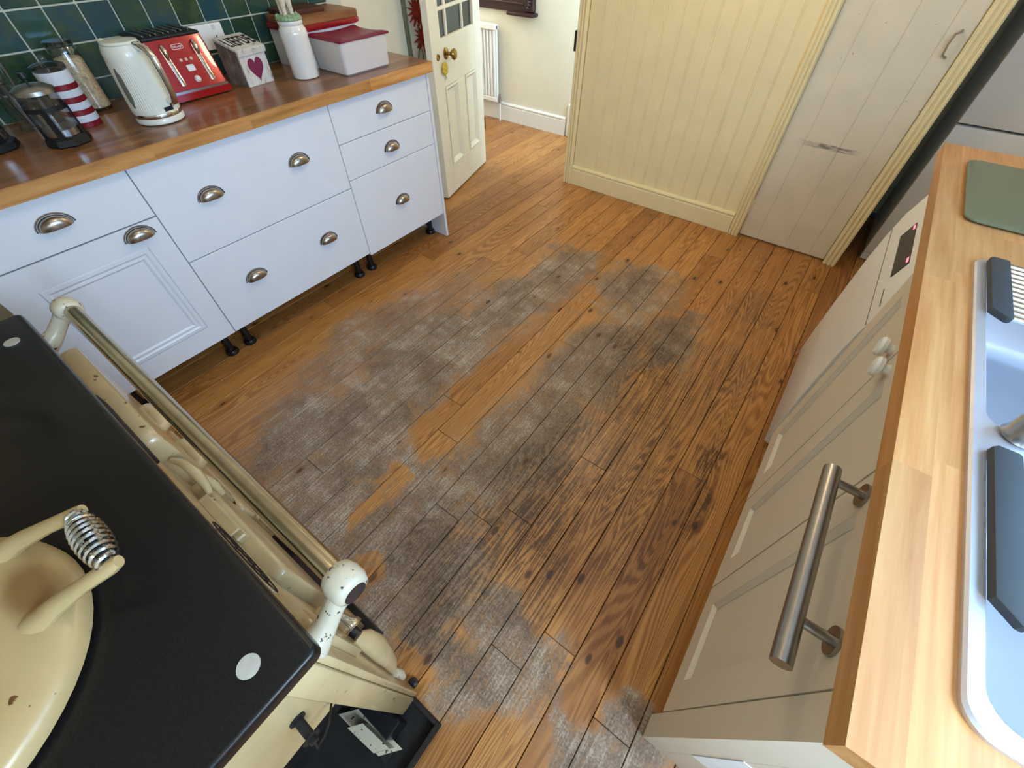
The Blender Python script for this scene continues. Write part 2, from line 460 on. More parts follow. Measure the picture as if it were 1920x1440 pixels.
fl = O('floor', box(NB(), (-4.1, -.9, -.12), (1.15, 3.95, -.022)), 'gap_dark', kind='structure', label='bare worn pine floorboards with a dark scuffed patch', cat='floor')
PW = .1115; X0 = .052
k0 = math.floor((-4.0-X0)/PW); k1 = math.ceil((XR-X0)/PW)
for kx in range(k0, k1+1):
    xa = X0+kx*PW+.0012; xb = X0+(kx+1)*PW-.0012
    if xb > XR+.02: continue
    y0 = YN if xa > XW-.05 else 2.84
    y1 = YH
    cuts = [y0]
    rr = random.Random(kx*13+5)
    y = y0 + rr.uniform(.6, 2.6)
    while y < y1-.4:
        cuts.append(y); y += rr.uniform(1.5, 2.9)
    cuts.append(y1)
    for ya, yb in zip(cuts, cuts[1:]):
        O('plank', box(NB(), (xa, ya+.0008, -.022), (xb, yb-.0008, rr.uniform(-.0012, .0)), .0012), 'worn_pine', fl, smooth=False)

wl = O('wall_left', box(NB(), (XW-.12, YN-.1, 0), (XW, 2.85, ZC)), 'kitchen_wall_paint', kind='structure', label='cream plaster wall with a green tiled splashback above the brown worktop', cat='wall')
# splashback
O('grout_bed', box(NB(), (XW, -.45, .942), (XW+.006, 1.79, 1.58)), 'tile_grout', wl)
TP = .1035
tile_src = None
for j in range(6):
    for i in range(21):
        y = .668 + (i-11)*TP; z = .9145 + j*TP
        za, zb = max(z, .943), z+TP-.0055
        ya, yb = y+.0028, min(y+TP-.0028, 1.79)
        if yb-ya < .02: continue
        full = (abs(za-z) < 1e-6 and abs(yb-(y+TP-.0028)) < 1e-6)
        if full and tile_src is not None:
            inst(tile_src, (XW+.0035, (ya+yb)/2, (za+zb)/2), wl)
        else:
            c = (XW+.0035, (ya+yb)/2, (za+zb)/2)
            o = O('tile', box(NB(), (XW+.0035, ya, za), (XW+.012, yb, zb), .002), 'glazed_tile', wl, at=c)
            if full: tile_src = o

# right wall with the sink window and the glazed back door openings
bm = NB()
for lo, hi in (((XR, YN-.1, 0), (XR+.12, -.65, ZC)), ((XR, -.65, 2.05), (XR+.12, .13, ZC)), ((XR, .13, 0), (XR+.12, .20, ZC)),
               ((XR, .20, 0), (XR+.12, 1.44, 1.10)), ((XR, .20, 2.14), (XR+.12, 1.44, ZC)), ((XR, 1.44, 0), (XR+.12, 3.95, ZC))):
    box(bm, lo, hi)
O('wall_right', bm, 'kitchen_wall_paint', kind='structure', label='cream kitchen wall behind the sink worktop', cat='wall')
bm = NB()
for lo, hi in (((-2.55, YN-.12, 0), (.20, YN, ZC)), ((.20, YN-.12, 0), (.90, YN, 1.15)), ((.20, YN-.12, 2.05), (.90, YN, ZC)), ((.90, YN-.12, 0), (XR+.12, YN, ZC))): box(bm, lo, hi)
O('wall_near', bm, 'kitchen_wall_paint', kind='structure', label='cream wall behind the range cooker', cat='wall')
O('wall_chimney', box(NB(), (-1.50, YN, 1.62), (-.06, -.08, ZC)), 'kitchen_wall_paint', kind='structure', label='chimney breast above the range cooker', cat='wall')
O('ceiling', box(NB(), (-4.1, YN-.12, ZC), (XR+.12, 3.95, ZC+.1)), 'ceiling_paint', kind='structure', label='white painted ceiling', cat='ceiling')
O('wall_hall', box(NB(), (-4.1, YH, 0), (.28, YH+.12, ZC)), 'hall_wall_paint', kind='structure', label='pale wall of the hall beyond the doorway', cat='wall')
bm = NB(); box(bm, (-4.1, YF-.1, 0), (-4.0, YH, ZC)); box(bm, (-4.0, YF-.13, 0), (XW-.12, 2.85, ZC))
O('wall_hall_left', bm, 'hall_wall_paint', kind='structure', label='pale end wall of the hall', cat='wall')
O('wall_recess', box(NB(), (.16, YF+.12, 0), (.28, 3.90, ZC)), 'kitchen_wall_paint', kind='structure', label='side wall of the fridge recess', cat='wall')
O('wall_recess_back', box(NB(), (.28, 3.85, 0), (XR, 3.95, ZC)), 'kitchen_wall_paint', kind='structure', label='back wall of the fridge recess', cat='wall')

# far wall: boarded partition, board by board
wf = O('wall_far', box(NB(), (-1.655, YF+.012, 0), (-.35, YF+.12, ZC)), 'cream_paint', kind='structure', label='cream painted tongue and groove boarded partition beside the doorway', cat='wall')
bx = [-1.60, -1.493, -1.405, -1.317, -1.225, -1.139, -1.066, -.993, -.869, -.745, -.616, -.507, -.417, -.352]
bx = [-1.603+i*(1.603-.352)/13.0 for i in range(14)]
for a, b in zip(bx, bx[1:]):
    m = NB()
    e = .0038
    poly = [(a+.0001, YF+.0118), (a+.0001, YF+e), (a+e, YF), (b-.0105, YF), (b-.0092, YF+.0030), (b-.0073, YF+.0030), (b-.006, YF), (b-e, YF), (b-.0001, YF+e), (b-.0001, YF+.0118)]
    A = [m.verts.new((x, y, .10)) for x, y in poly]; B = [m.verts.new((x, y, ZC)) for x, y in poly]
    m.faces.new(A); m.faces.new(list(reversed(B)))
    for i in range(len(poly)):
        j = (i+1) % len(poly); m.faces.new((A[j], A[i], B[i], B[j]))
    O('board', m, 'cream_paint', wf, smooth=False)
O('wall_far_header', box(NB(), (XW, 2.86, 2.04), (-1.655, YF+.12, ZC)), 'kitchen_wall_paint', kind='structure', label='wall above the open doorway to the hall', cat='wall')
O('wall_far_pantry', box(NB(), (-.35, YF+.012, 2.06), (.28, YF+.12, ZC)), 'cream_paint', kind='structure', label='wall above the boarded pantry door', cat='wall')

# skirting on the partition, with a moulded top
def skirt(name, xa, xb, y, h, mat, label, s=-1):
    pr = [(0, 0), (s*.020, 0), (s*.020, h-.030), (s*.016, h-.026), (s*.016, h-.020), (s*.022, h-.014), (s*.020, h-.006), (s*.010, h), (0, h)]
    m = NB(); A = [m.verts.new((xa, y+p, z)) for p, z in pr]; B = [m.verts.new((xb, y+p, z)) for p, z in pr]
    m.faces.new(A); m.faces.new(list(reversed(B)))
    for i in range(len(pr)):
        j = (i+1) % len(pr); m.faces.new((A[j], A[i], B[i], B[j]))
    return O(name, m, mat, kind='structure', label=label, cat='skirting')
skirt('baseboard_far', -1.600, -.365, YF, .135, 'cream_paint', 'cream moulded skirting board along the boarded partition')
skirt('baseboard_hall', -4.0, -2.165, YH, .150, 'skirting_paint', 'white moulded skirting board along the hall wall')

# moulded door casings: a fluted profile
def casing(name, xa, xb, y, z0, z1, mat, label, depth=.03, flutes=3):
    m = NB(); w = xb-xa; pts = [(xa, 0), (xa, -depth*.55)]
    n = flutes*2+1
    for i in range(flutes):
        a = xa+w*(i+.12)/flutes; b = xa+w*(i+.88)/flutes; mid = (a+b)/2
        dd = -depth*(.7+.3*i/flutes) if i else -depth*.75
        pts += [(a, dd*.75), (a+.15*(b-a), dd), (mid, dd*1.08), (b-.15*(b-a), dd), (b, dd*.7)]
    pts += [(xb, -depth*.5), (xb, 0)]
    A = [m.verts.new((x, y+d, z0)) for x, d in pts]; B = [m.verts.new((x, y+d, z1)) for x, d in pts]
    m.faces.new(A); m.faces.new(list(reversed(B)))
    for i in range(len(pts)):
        j = (i+1) % len(pts); m.faces.new((A[j], A[i], B[i], B[j]))
    return O(name, m, mat, kind='structure', label=label, cat='door casing', ang=25)
c1 = casing('trim_1', -1.668, -1.603, YF, 0, 2.06, 'cream_paint', 'cream fluted casing of the open doorway with a black latch keep', .03)
O('latch_keep', box(NB(), (-1.684, YF-.018, .818), (-1.662, YF+.012, .922), .002), 'black_plastic', c1, label='black latch keep')
O('door_lining', box(NB(), (-1.672, YF-.01, 0), (-1.655, YF+.13, 2.04), .002), 'cream_paint', c1)
casing('trim_2', -.362, -.300, YF, 0, 2.08, 'cream_paint', 'cream fluted casing between the boarded partition and the pantry door', .034)
casing('trim_3', .222, .290, YF, 0, 2.08, 'cream_paint', 'chipped cream fluted casing at the fridge side of the pantry door', .034)
O('trim_4', box(NB(), (-.362, YF-.03, 2.06), (.290, YF, 2.13), .006), 'cream_paint', kind='structure', label='cream head casing above the pantry door', cat='door casing')
O('trim_5', box(NB(), (XW+.0, 2.79, 0), (XW+.022, 2.85, 2.04), .003), 'cream_paint', kind='structure', label='cream hinge jamb of the open doorway', cat='door casing')
O('trim_6', box(NB(), (-2.150, YH-.028, 0), (-2.03, YH, .262), .012, 3), 'skirting_paint', kind='structure', label='white raised plinth block at the end of the hall skirting', cat='trim')
O('trim_7', box(NB(), (.225, YF+.03, 0), (.29, YF+.12, 2.06), .003), 'cream_paint', kind='structure', label='cream jamb behind the pantry casing', cat='door casing')

# pantry door of vertical boards
d2 = E('door_2', (-.04, YF+.02, 0), 'cream boarded pantry door with a grey scuff and a small painted pull', 'door', kind='structure')
O('back_panel', box(NB(), (-.298, YF+.0245, .012), (.222, YF+.036, 2.05)), 'pantry_paint', d2)
pb = [-.298, -.185, -.013, .131, .2195]
for a, b in zip(pb, pb[1:]):
    m = NB(); e = .0035
    poly = [(a+.0001, YF+.024), (a+.0001, YF+.004+e*.8), (a+e, YF+.004), (b-e, YF+.004), (b-.0001, YF+.004+e*.8), (b-.0001, YF+.024)]
    prism(m, poly, 'z', .012, 2.05)
    O('board', m, 'pantry_paint', d2, smooth=False)
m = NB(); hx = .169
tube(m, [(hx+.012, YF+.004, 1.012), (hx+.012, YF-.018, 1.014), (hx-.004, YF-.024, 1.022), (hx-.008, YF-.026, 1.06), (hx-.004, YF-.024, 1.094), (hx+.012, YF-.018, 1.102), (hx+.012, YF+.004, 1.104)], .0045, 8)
O('pull', m, 'pull_shaded_paint', d2, label='small painted pull handle')
for z in (.16, 1.75):
    m = NB(); box(m, (-.304, YF-.002, z), (-.292, YF+.006, z+.075), .002)
    cyl(m, (-.299, YF-.004, z-.004), (-.299, YF-.004, z+.08), .005)
    O('hinge', m, 'cream_paint', d2)

# sink window
w1 = E('window_1', (XR, .82, 1.10), 'white framed kitchen window above the sink', 'window', kind='structure')
m = NB()
for lo, hi in (((XR+.02, .20, 1.10), (XR+.08, .26, 2.14)), ((XR+.02, 1.38, 1.10), (XR+.08, 1.44, 2.14)), ((XR+.02, .26, 1.10), (XR+.08, 1.38, 1.16)),
               ((XR+.02, .26, 2.08), (XR+.08, 1.38, 2.14)), ((XR+.025, .795, 1.16), (XR+.075, .845, 2.08))):
    box(m, lo, hi, .004)
O('window_frame', m, 'white_gloss', w1)
O('window_sill', box(NB(), (XR-.03, .17, 1.075), (XR+.10, 1.47, 1.10), .004), 'white_gloss', w1)
for a, b in ((.262, .793), (.847, 1.378)):
    O('pane', box(NB(), (XR+.045, a, 1.162), (XR+.049, b, 2.078)), 'window_glass', w1)
w2 = E('fill_window', (.55, YN, 1.15), 'unseen white framed window added for fill light beside the range cooker', 'window', kind='structure')  # added out of view to carry the fill light from the near wall
m = NB()
for lo, hi in (((.20, YN-.08, 1.15), (.25, YN-.02, 2.05)), ((.85, YN-.08, 1.15), (.90, YN-.02, 2.05)), ((.25, YN-.08, 1.15), (.85, YN-.02, 1.20)), ((.25, YN-.08, 2.0), (.85, YN-.02, 2.05))): box(m, lo, hi, .004)
O('window_frame', m, 'white_gloss', w2)
O('pane', box(NB(), (.248, YN-.052, 1.198), (.852, YN-.048, 2.002)), 'window_glass', w2)
# unseen glazed back door, its glass narrowed to shape the floor shadow
d3 = E('door_3', (XR+.05, -.26, 0), 'white back door with a narrow glass light shaped for the floor shadow', 'door', kind='structure')
m = NB()
for lo, hi in (((XR+.02, -.65, 0), (XR+.07, -.24, 2.05)), ((XR+.02, .08, 0), (XR+.07, .13, 2.05)), ((XR+.02, -.24, 0), (XR+.07, .08, .85)), ((XR+.02, -.24, 1.94), (XR+.07, .08, 2.05))):
    box(m, lo, hi, .004)
O('door_frame', m, 'white_gloss', d3)
O('pane', box(NB(), (XR+.042, -.242, .848), (XR+.048, .082, 1.942)), 'window_glass', d3)
m = NB(); cyl(m, (XR+.02, -.58, 1.02), (XR-.02, -.58, 1.02), .01); cyl(m, (XR-.02, -.58, 1.02), (XR-.02, -.47, 1.02), .008)
O('handle', m, 'steel', d3)

# open glazed door between kitchen and hall
DN = V(-2.178, 2.133, 0); dd = V(-.2719, .9623, 0); nn = V(.9623, .2719, 0)     # along the leaf, and out of the visible face
def DM():   # local: x along leaf, y out of the face toward the room, z up
    return Matrix(((dd.x, nn.x, 0, DN.x), (dd.y, nn.y, 0, DN.y), (0, 0, 1, 0), (0, 0, 0, 1)))
d1 = E('door_1', (-2.27, 2.47, 0), 'open cream panelled door with small glass panes and a brass knob', 'door', kind='structure')
S0, S1, T, ZB, ZT = .035, .745, .042, .010, 2.00
def dpart(name, boxes, mat, bev=.002, **k):
    m = NB()
    for lo, hi in boxes: box(m, lo, hi, bev)
    return O(name, xf(m, DM()), mat, d1, **k)
dpart('stile', [((S0, -T, ZB), (.158, 0, ZT))], 'door_paint')
dpart('stile', [((.632, -T, ZB), (S1, 0, ZT))], 'door_paint')
dpart('mid_stile', [((.338, -T, .20), (.455, 0, .672))], 'door_paint')
dpart('rail', [((.158, -T, ZB), (.632, 0, .20))], 'door_paint')
dpart('lock_rail', [((.158, -T, .672), (.632, 0, .915))], 'door_paint')
dpart('rail', [((.158, -T, 1.86), (.632, 0, ZT))], 'door_paint')
for a, b in ((.158, .338), (.455, .632)):
    dpart('panel', [((a, -T+.012, .20), (b, -.014, .672))], 'door_paint', 0)
    m = NB(); rows = []
    for f, hh in ((0, .001), (.003, .006), (.010, .007), (.014, .002), (.022, -.003), (.030, -.0138)):
        rows.append([m.verts.new((x, hh, z)) for x, z in ((a+f, .20+f), (b-f, .20+f), (b-f, .672-f), (a+f, .672-f))])
    for A_, B_ in zip(rows, rows[1:]):
        for i in range(4): m.faces.new((A_[i], A_[(i+1) % 4], B_[(i+1) % 4], B_[i]))
    O('panel_moulding', xf(m, DM()), 'door_paint', d1)
xs = [.158, .250, .268, .478, .494, .632]; zs = [.915, 1.036, 1.054, 1.72, 1.738, 1.86]
m = NB()
for a in ((.250, .268), (.478, .494)): box(m, (a[0], -.032, .915), (a[1], -.006, 1.86), .003)
O('glazing_bar', xf(m, DM()), 'door_paint', d1)
for z in ((1.036, 1.054), (1.72, 1.738)):
    O('glazing_bar', xf(box(NB(), (.158, -.0325, z[0]), (.632, -.0055, z[1]), .003), DM()), 'door_paint', d1)
for a, b in ((.158, .250), (.268, .478), (.494, .632)):
    for c, e in ((.915, 1.036), (1.054, 1.72), (1.738, 1.86)):
        O('pane', xf(box(NB(), (a, -.021, c), (b, -.018, e)), DM()), 'door_glass', d1)
m = NB()
tube(m, [(.205, .0, .838), (.205, .006, .838), (.205, .010, .838), (.205, .012, .838)], [.030, .030, .024, .012], 18)
tube(m, [(.205, .010, .838), (.205, .036, .838), (.205, .046, .838), (.205, .058, .838), (.205, .068, .838), (.205, .072, .838)], [.009, .010, .024, .030, .024, .010], 18)
O('door_knob', xf(m, DM()), 'brass', d1, label='round brass knob')
m = NB(); cyl(m, (.102, .0, .836), (.102, .006, .836), .018, .015)
O('escutcheon', xf(m, DM()), 'brass', d1)
m = NB()
for i in range(7):
    t = 2*PI*i/7
    ball(m, (.156+.022*math.cos(t), .012, .772+.022*math.sin(t)), .014, .008, .014, 8, 6)
ball(m, (.156, .016, .772), .012, .009, .012, 8, 6)
kt = O('key_tag', xf(m, DM()), 'key_yellow', None, 'yellow flower key tag hanging on the open cream door', 'key tag')
m = NB(); tube(m, [(.156, .008, .752), (.158, .010, .735), (.150, .010, .715)], .0022, 6); tube(m, [(.158, .010, .735), (.172, .011, .718)], .0022, 6)
O('key', xf(m, DM()), 'steel', kt)
m = NB(); tube(m, [(.156, -.004, .800), (.156, .012, .800), (.156, .010, .780)], .003, 6)
O('ring', xf(m, DM()), 'steel', kt)
for z in (.25, 1.7):
    O('hinge', xf(cyl(NB(), (S1+.006, -.0, z), (S1+.006, -.0, z+.09), .007, None, 10), DM()), 'brass', d1)

# ------------------------------------------------------------------ left run of base units
XL = -1.853; HB, HT = .176, .895
Y1, Y2, Y3, YA = .3765, 1.176, 1.7766, -.126
def cup_handle(parent, y, z, x=XL, w=.092):
    # half-dome cup pull, open underneath
    m = NB(); n, k = 12, 7; R = w/2; rings = []
    for j in range(k+1):
        t = PI/2*j/k          # from rim against the door to the nose
        row = []
        for i in range(n+1):
            a = PI*i/n
            row.append(m.verts.new((x+.026*math.sin(t), y-R*math.cos(a)*math.cos(t)**.75 if j < k else y-R*.02*math.cos(a), z-.012+.036*math.sin(a)*math.cos(t)**.6 if j < k else z-.012)))
        rings.append(row)
    for a, b in zip(rings, rings[1:]):
        for i in range(n): m.faces.new((a[i], a[i+1], b[i+1], b[i]))
    m.faces.ensure_lookup_table()
    bmesh.ops.recalc_face_normals(m, faces=m.faces[:])
    bmesh.ops.solidify(m, geom=m.faces[:], thickness=.0022)
    pts = [(x+.001, y-(R+.004)*math.cos(PI*i/12), z-.012+.040*math.sin(PI*i/12)) for i in range(13)]
    tube(m, pts, .0028, 6)
    return O('handle', m, 'nickel', parent, label='brushed nickel cup handle', ang=60)
def front(name, parent, ya, yb, za, zb):
    return O(name, box(NB(), (XL-.019, ya, za), (XL, yb, zb), .0015), 'white_front', parent)
def foot(parent, x, y):
    m = NB(); lathe(m, [(.014, .0), (.030, .0), (.030, .010), (.024, .020), (.017, .022), (.017, .120), (.022, .124), (.022, HB-.001)], (x, y, 0), 16)
    return O('foot', m, 'black_plastic', parent, label='black plastic adjustable leg')
def carcass(parent, ya, yb):
    m = NB(); t = .016
    box(m, (XW+.02, ya, HB), (XL-.020, ya+t, HT)); box(m, (XW+.02, yb-t, HB), (XL-.020, yb, HT))
    box(m, (XW+.02, ya+t, HB), (XL-.020, yb-t, HB+t)); box(m, (XW+.02, ya+t, HB+t), (XW+.03, yb-t, HT))
    box(m, (XW+.03, ya+t, HT-t), (XL-.020, yb-t, HT))
    return O('carcass', m, 'white_front', parent)
G = .0016
# unit with drawer over panelled door
u1 = E('base_cabinet', (-2.13, (YA+Y1)/2, 0), 'white base cabinet with a drawer over a panelled door, nearest the range', 'cabinet', 'white base cabinets under the brown worktop')
carcass(u1, YA, Y1)
dr = front('drawer', u1, YA+G, Y1-G, .7335, HT-.002); cup_handle(dr, .125, .815)
m = NB(); box(m, (XL-.019, YA+G, HB), (XL-.008, Y1-G, .7295))
pa, pb_, pc, pd_ = -.040, .296, .262, .650
for lo, hi in (((XL-.010, YA+G, HB), (XL, pa, .7295)), ((XL-.010, pb_, HB), (XL, Y1-G, .7295)), ((XL-.010, pa, HB), (XL, pb_, pc)), ((XL-.010, pa, pd_), (XL, pb_, .7295))): box(m, lo, hi)
dor = O('door', m, 'white_front', u1, label='white door with a moulded square panel')
m = NB()
def mould(m, x0, ya, yb, za, zb, w, h):   # raised frame moulding with sloped section, on plane x
    for (a, b, c, d) in ((ya, yb, za, za), (ya, yb, zb, zb)): pass
    outer = [(ya, za), (yb, za), (yb, zb), (ya, zb)]
    secs = [(0, 0), (.12, h), (.4, h), (.55, h*.35), (.8, h*.55), (1, -h*.4)]
    rows = []
    for f, hh in secs:
        d = w*f
        rows.append([m.verts.new((x0+hh, ya+d, za+d)), m.verts.new((x0+hh, yb-d, za+d)), m.verts.new((x0+hh, yb-d, zb-d)), m.verts.new((x0+hh, ya+d, zb-d))])
    for a, b in zip(rows, rows[1:]):
        for i in range(4): m.faces.new((a[i], a[(i+1) % 4], b[(i+1) % 4], b[i]))
mould(m, XL-.004, pa, pb_, pc, pd_, .042, .0055)
box(m, (XL-.010, pa+.040, pc+.040), (XL-.0055, pb_-.040, pd_-.040), .001)
O('panel_moulding', m, 'white_front', dor, smooth=False)
cup_handle(dor, .296, .697)
# wide two-drawer unit
u2_ = E('base_cabinet', (-2.13, (Y1+Y2)/2, 0), 'wide white base cabinet with two deep drawers and four cup handles', 'cabinet', 'white base cabinets under the brown worktop')
carcass(u2_, Y1, Y2)
d = front('drawer', u2_, Y1+G, Y2-G, .5385, HT-.002); cup_handle(d, .575, .734); cup_handle(d, .964, .734)
d = front('drawer', u2_, Y1+G, Y2-G, HB, .5345); cup_handle(d, .578, .370); cup_handle(d, .968, .366)
# three-drawer unit with an end panel to the floor
u3 = E('base_cabinet', (-2.13, (Y2+Y3)/2, 0), 'white base cabinet with three drawers and an end panel, beside the open door', 'cabinet', 'white base cabinets under the brown worktop')
carcass(u3, Y2, Y3)
for za, zb, hz in ((.7305, HT-.002, .811), (.5695, .7275, .641), (HB-.015, .5665, .369)):
    d = front('drawer', u3, Y2+G, Y3-.004, za, zb); cup_handle(d, 1.472, hz)
O('end_panel', box(NB(), (XW+.02, Y3, .0), (XL, Y3+.018, HT), .001), 'white_front', u3)
for par, ys in ((u1, (-.08, .338)), (u2_, (.433, 1.142)), (u3, (1.237, 1.748))):
    for y in ys:
        foot(par, -1.975, y)
        foot(par, -2.33, y)

# brown stave worktop
wt = E('worktop', (-2.13, .85, HT), 'long oiled brown wooden stave worktop on the white cabinets', 'worktop')
def staves(parent, xa, xb, ya, yb, z0, z1, mat, seed, w=.042, lmin=.25, lmax=.7, hole=None):
    rr = random.Random(seed); n = max(1, round((xb-xa)/w)); w = (xb-xa)/n
    for i in range(n):
        x0 = xa+i*w; x1 = x0+w
        segs = [(ya, yb)]
        if hole and x1 > hole[0]+.001 and x0 < hole[1]-.001: segs = [(ya, hole[2]), (hole[3], yb)]
        for s0, s1 in segs:
            cuts = [s0]; y = s0+rr.uniform(.1, lmax)
            while y < s1-.1: cuts.append(y); y += rr.uniform(lmin, lmax)
            cuts.append(s1)
            for a, b in zip(cuts, cuts[1:]):
                O('stave', box(NB(), (x0, a, z0), (x1, b, z1)), mat, parent, smooth=False)
staves(wt, XW+.001, -1.834, -.45, 1.80, HT+.003, .940, 'worktop_brown', 3, .0427, .3, .8)
staves(wt, -1.834, -1.826, -.45, 1.80, HT+.002, .9405, 'worktop_lit_edge', 8, .008, .3, .7)  # thin front strip whose paler colour carries the lit look

# ------------------------------------------------------------------ right run
XD = .292
def rdoor(name, parent, ya, yb, za, zb, panel=True):
    m = NB(); x0, x1 = XD+.020, XD
    if panel:
        w = .075; f = .011
        box(m, (XD+f, ya+G, za), (XD+.020, yb-G, zb))
        for lo, hi in (((XD, ya+G, za), (XD+f, ya+w, zb)), ((XD, yb-w, za), (XD+f, yb-G, zb)), ((XD, ya+w, za), (XD+f, yb-w, za+w+.01)), ((XD, ya+w, zb-w), (XD+f, yb-w, zb))): box(m, lo, hi)
        # sloped inner edge of the frame
        q = .012; A = [(ya+w, za+w+.01), (yb-w, za+w+.01), (yb-w, zb-w), (ya+w, zb-w)]; B = [(ya+w+q, za+w+.01+q), (yb-w-q, za+w+.01+q), (yb-w-q, zb-w-q), (ya+w+q, zb-w-q)]
        a = [m.verts.new((XD+.001, *p)) for p in A]; b = [m.verts.new((XD+f-.0005, *p)) for p in B]
        for i in range(4): m.faces.new((a[i], a[(i+1) % 4], b[(i+1) % 4], b[i]))
    else: box(m, (XD, ya+G, za), (XD+.02, yb-G, zb), .001)
    return O(name, m, 'right_unit_paint', parent, smooth=False)
ur = E('base_cabinet', (.62, .45, 0), 'beige sink cabinet end unit with a steel bar handle and end panel', 'cabinet', 'beige base cabinets under the beech worktop')
O('end_panel', box(NB(), (XD+.0505, .205, 0), (.94, .224, .900)), 'right_unit_paint', ur)
O('filler_post', box(NB(), (XD, .205, 0), (XD+.05, .264, .900)), 'right_unit_paint', ur)
rd = rdoor('door', ur, .266, .634, .105, .895)
m = NB(); hx, hz = .240, .832
tube(m, [(hx, .262, hz), (hx, .612, hz)], .0135, 20); 
O('handle', m, 'brushed_steel', rd, label='brushed steel bar handle')
for y in (.330, .588):
    m = NB(); tube(m, [(XD-.004, y, hz), (hx+.005, y, hz)], .0075, 14); cyl(m, (XD, y, hz), (XD-.005, y, hz), .021)
    O('handle_post', m, 'brushed_steel', rd)
m = NB(); box(m, (XD+.051, .2245, .10), (.93, .24, .895)); box(m, (XD+.021, .24, .10), (.93, .634, .116)); box(m, (XD+.021, .618, .116), (.93, .634, .6))
O('carcass', m, 'right_unit_paint', ur)
O('kickboard', box(NB(), (XD+.0505, .226, .0), (XD+.066, .634, .10)), 'right_unit_paint', ur)
uq = E('base_cabinet', (.62, .99, 0), 'beige double cabinet with two round white knobs beside the curved washing machine', 'cabinet', 'beige base cabinets under the beech worktop')
ra = rdoor('door', uq, .637, .984, .105, .895); rb = rdoor('door', uq, .987, 1.342, .105, .895)
for par, y in ((ra, .945), (rb, 1.020)):
    m = NB(); tube(m, [(XD, y, .825), (XD-.008, y, .825), (XD-.011, y, .825), (XD-.015, y, .825), (XD-.023, y, .825), (XD-.028, y, .825), (XD-.030, y, .825)], [.012, .010, .012, .021, .0225, .018, .008], 20)
    O('knob', m, 'white_gloss', par, label='round white knob')
m = NB(); box(m, (XD+.021, .637, .10), (.93, .652, .6)); box(m, (XD+.021, .652, .10), (.93, 1.326, .116)); box(m, (XD+.021, 1.326, .10), (.93, 1.342, .895))
O('carcass', m, 'right_unit_paint', uq)
O('kickboard', box(NB(), (XD+.05, .637, .0), (XD+.066, 1.342, .10)), 'right_unit_paint', uq)

# flat white oblong on the end panel
O('oblong', box(NB(), (.340, .2035, .262), (.55, .2048, .525)), 'matt_white', None, 'white oblong on the end panel of the beige units', 'oblong')

wr = E('worktop', (.6, 1.1, .90), 'pale beech stave worktop around the steel sink', 'worktop')
staves(wr, .267, .945, .185, 2.072, .9025, .941, 'worktop_beech', 11, .0485, .35, .75, hole=(.37, .86, .285, 1.27))

# washing machine with sloping display panel
wm = E('washing_machine', (.6, 1.7, 0), 'white freestanding washing machine with a red-lit display under the beech worktop', 'washing machine')
ya, yb = 1.352, 2.040
prof = [(.94, .02), (.300, .02), (.288, .03), (.285, .30), (.285, .52), (.289, .62), (.299, .72), (.316, .79), (.345, .85), (.365, .872), (.94, .872)]
m = NB(); A = [m.verts.new((x, ya, z)) for x, z in prof]; B = [m.verts.new((x, yb, z)) for x, z in prof]
m.faces.new(A); m.faces.new(list(reversed(B)))
for i in range(len(prof)):
    j = (i+1) % len(prof); m.faces.new((A[j], A[i], B[i], B[j]))
bmesh.ops.bevel(m, geom=[e for e in m.edges if abs(e.verts[0].co.y-e.verts[1].co.y) < 1e-6], offset=.006, segments=2, affect='EDGES')
O('body', m, 'white_gloss', wm, ang=50)
def onp(z):   # x of the front profile at a height
    for (x0, z0), (x1, z1) in zip(prof[1:], prof[2:]):
        if z0 <= z <= z1: return x0+(x1-x0)*(z-z0)/(z1-z0)
    return .3
def patch(name, ya, yb, za, zb, t, mat, parent, n=5, **k):
    m = NB(); R = []
    for i in range(n+1):
        z = za+(zb-za)*i/n; x = onp(z)
        R.append([m.verts.new((x-t, ya, z)), m.verts.new((x-t, yb, z)), m.verts.new((x+.004, yb, z)), m.verts.new((x+.004, ya, z))])
    skin(m, R)
    return O(name, m, mat, parent, **k)
dp = patch('display', 1.545, 1.835, .720, .775, .002, 'black_plastic', wm, label='dark display with red lights')
patch('red_light', 1.560, 1.588, .7665, .7725, .0028, 'red_led', dp)
patch('red_light', 1.795, 1.822, .7665, .7725, .0028, 'red_led', dp)
patch('drawer_seam', 1.40, 1.50, .700, .703, .0012, 'gasket_grey', wm)
patch('panel_seam', 1.358, 2.034, .655, .657, .0012, 'gasket_grey', wm)
patch('panel_seam', 1.60, 2.00, .822, .826, .0015, 'gasket_grey', wm)
for y in (1.40, 1.99):
    for x in (.36, .88): O('foot', cyl(NB(), (x, y, 0), (x, y, .021), .022), 'black_plastic', wm)

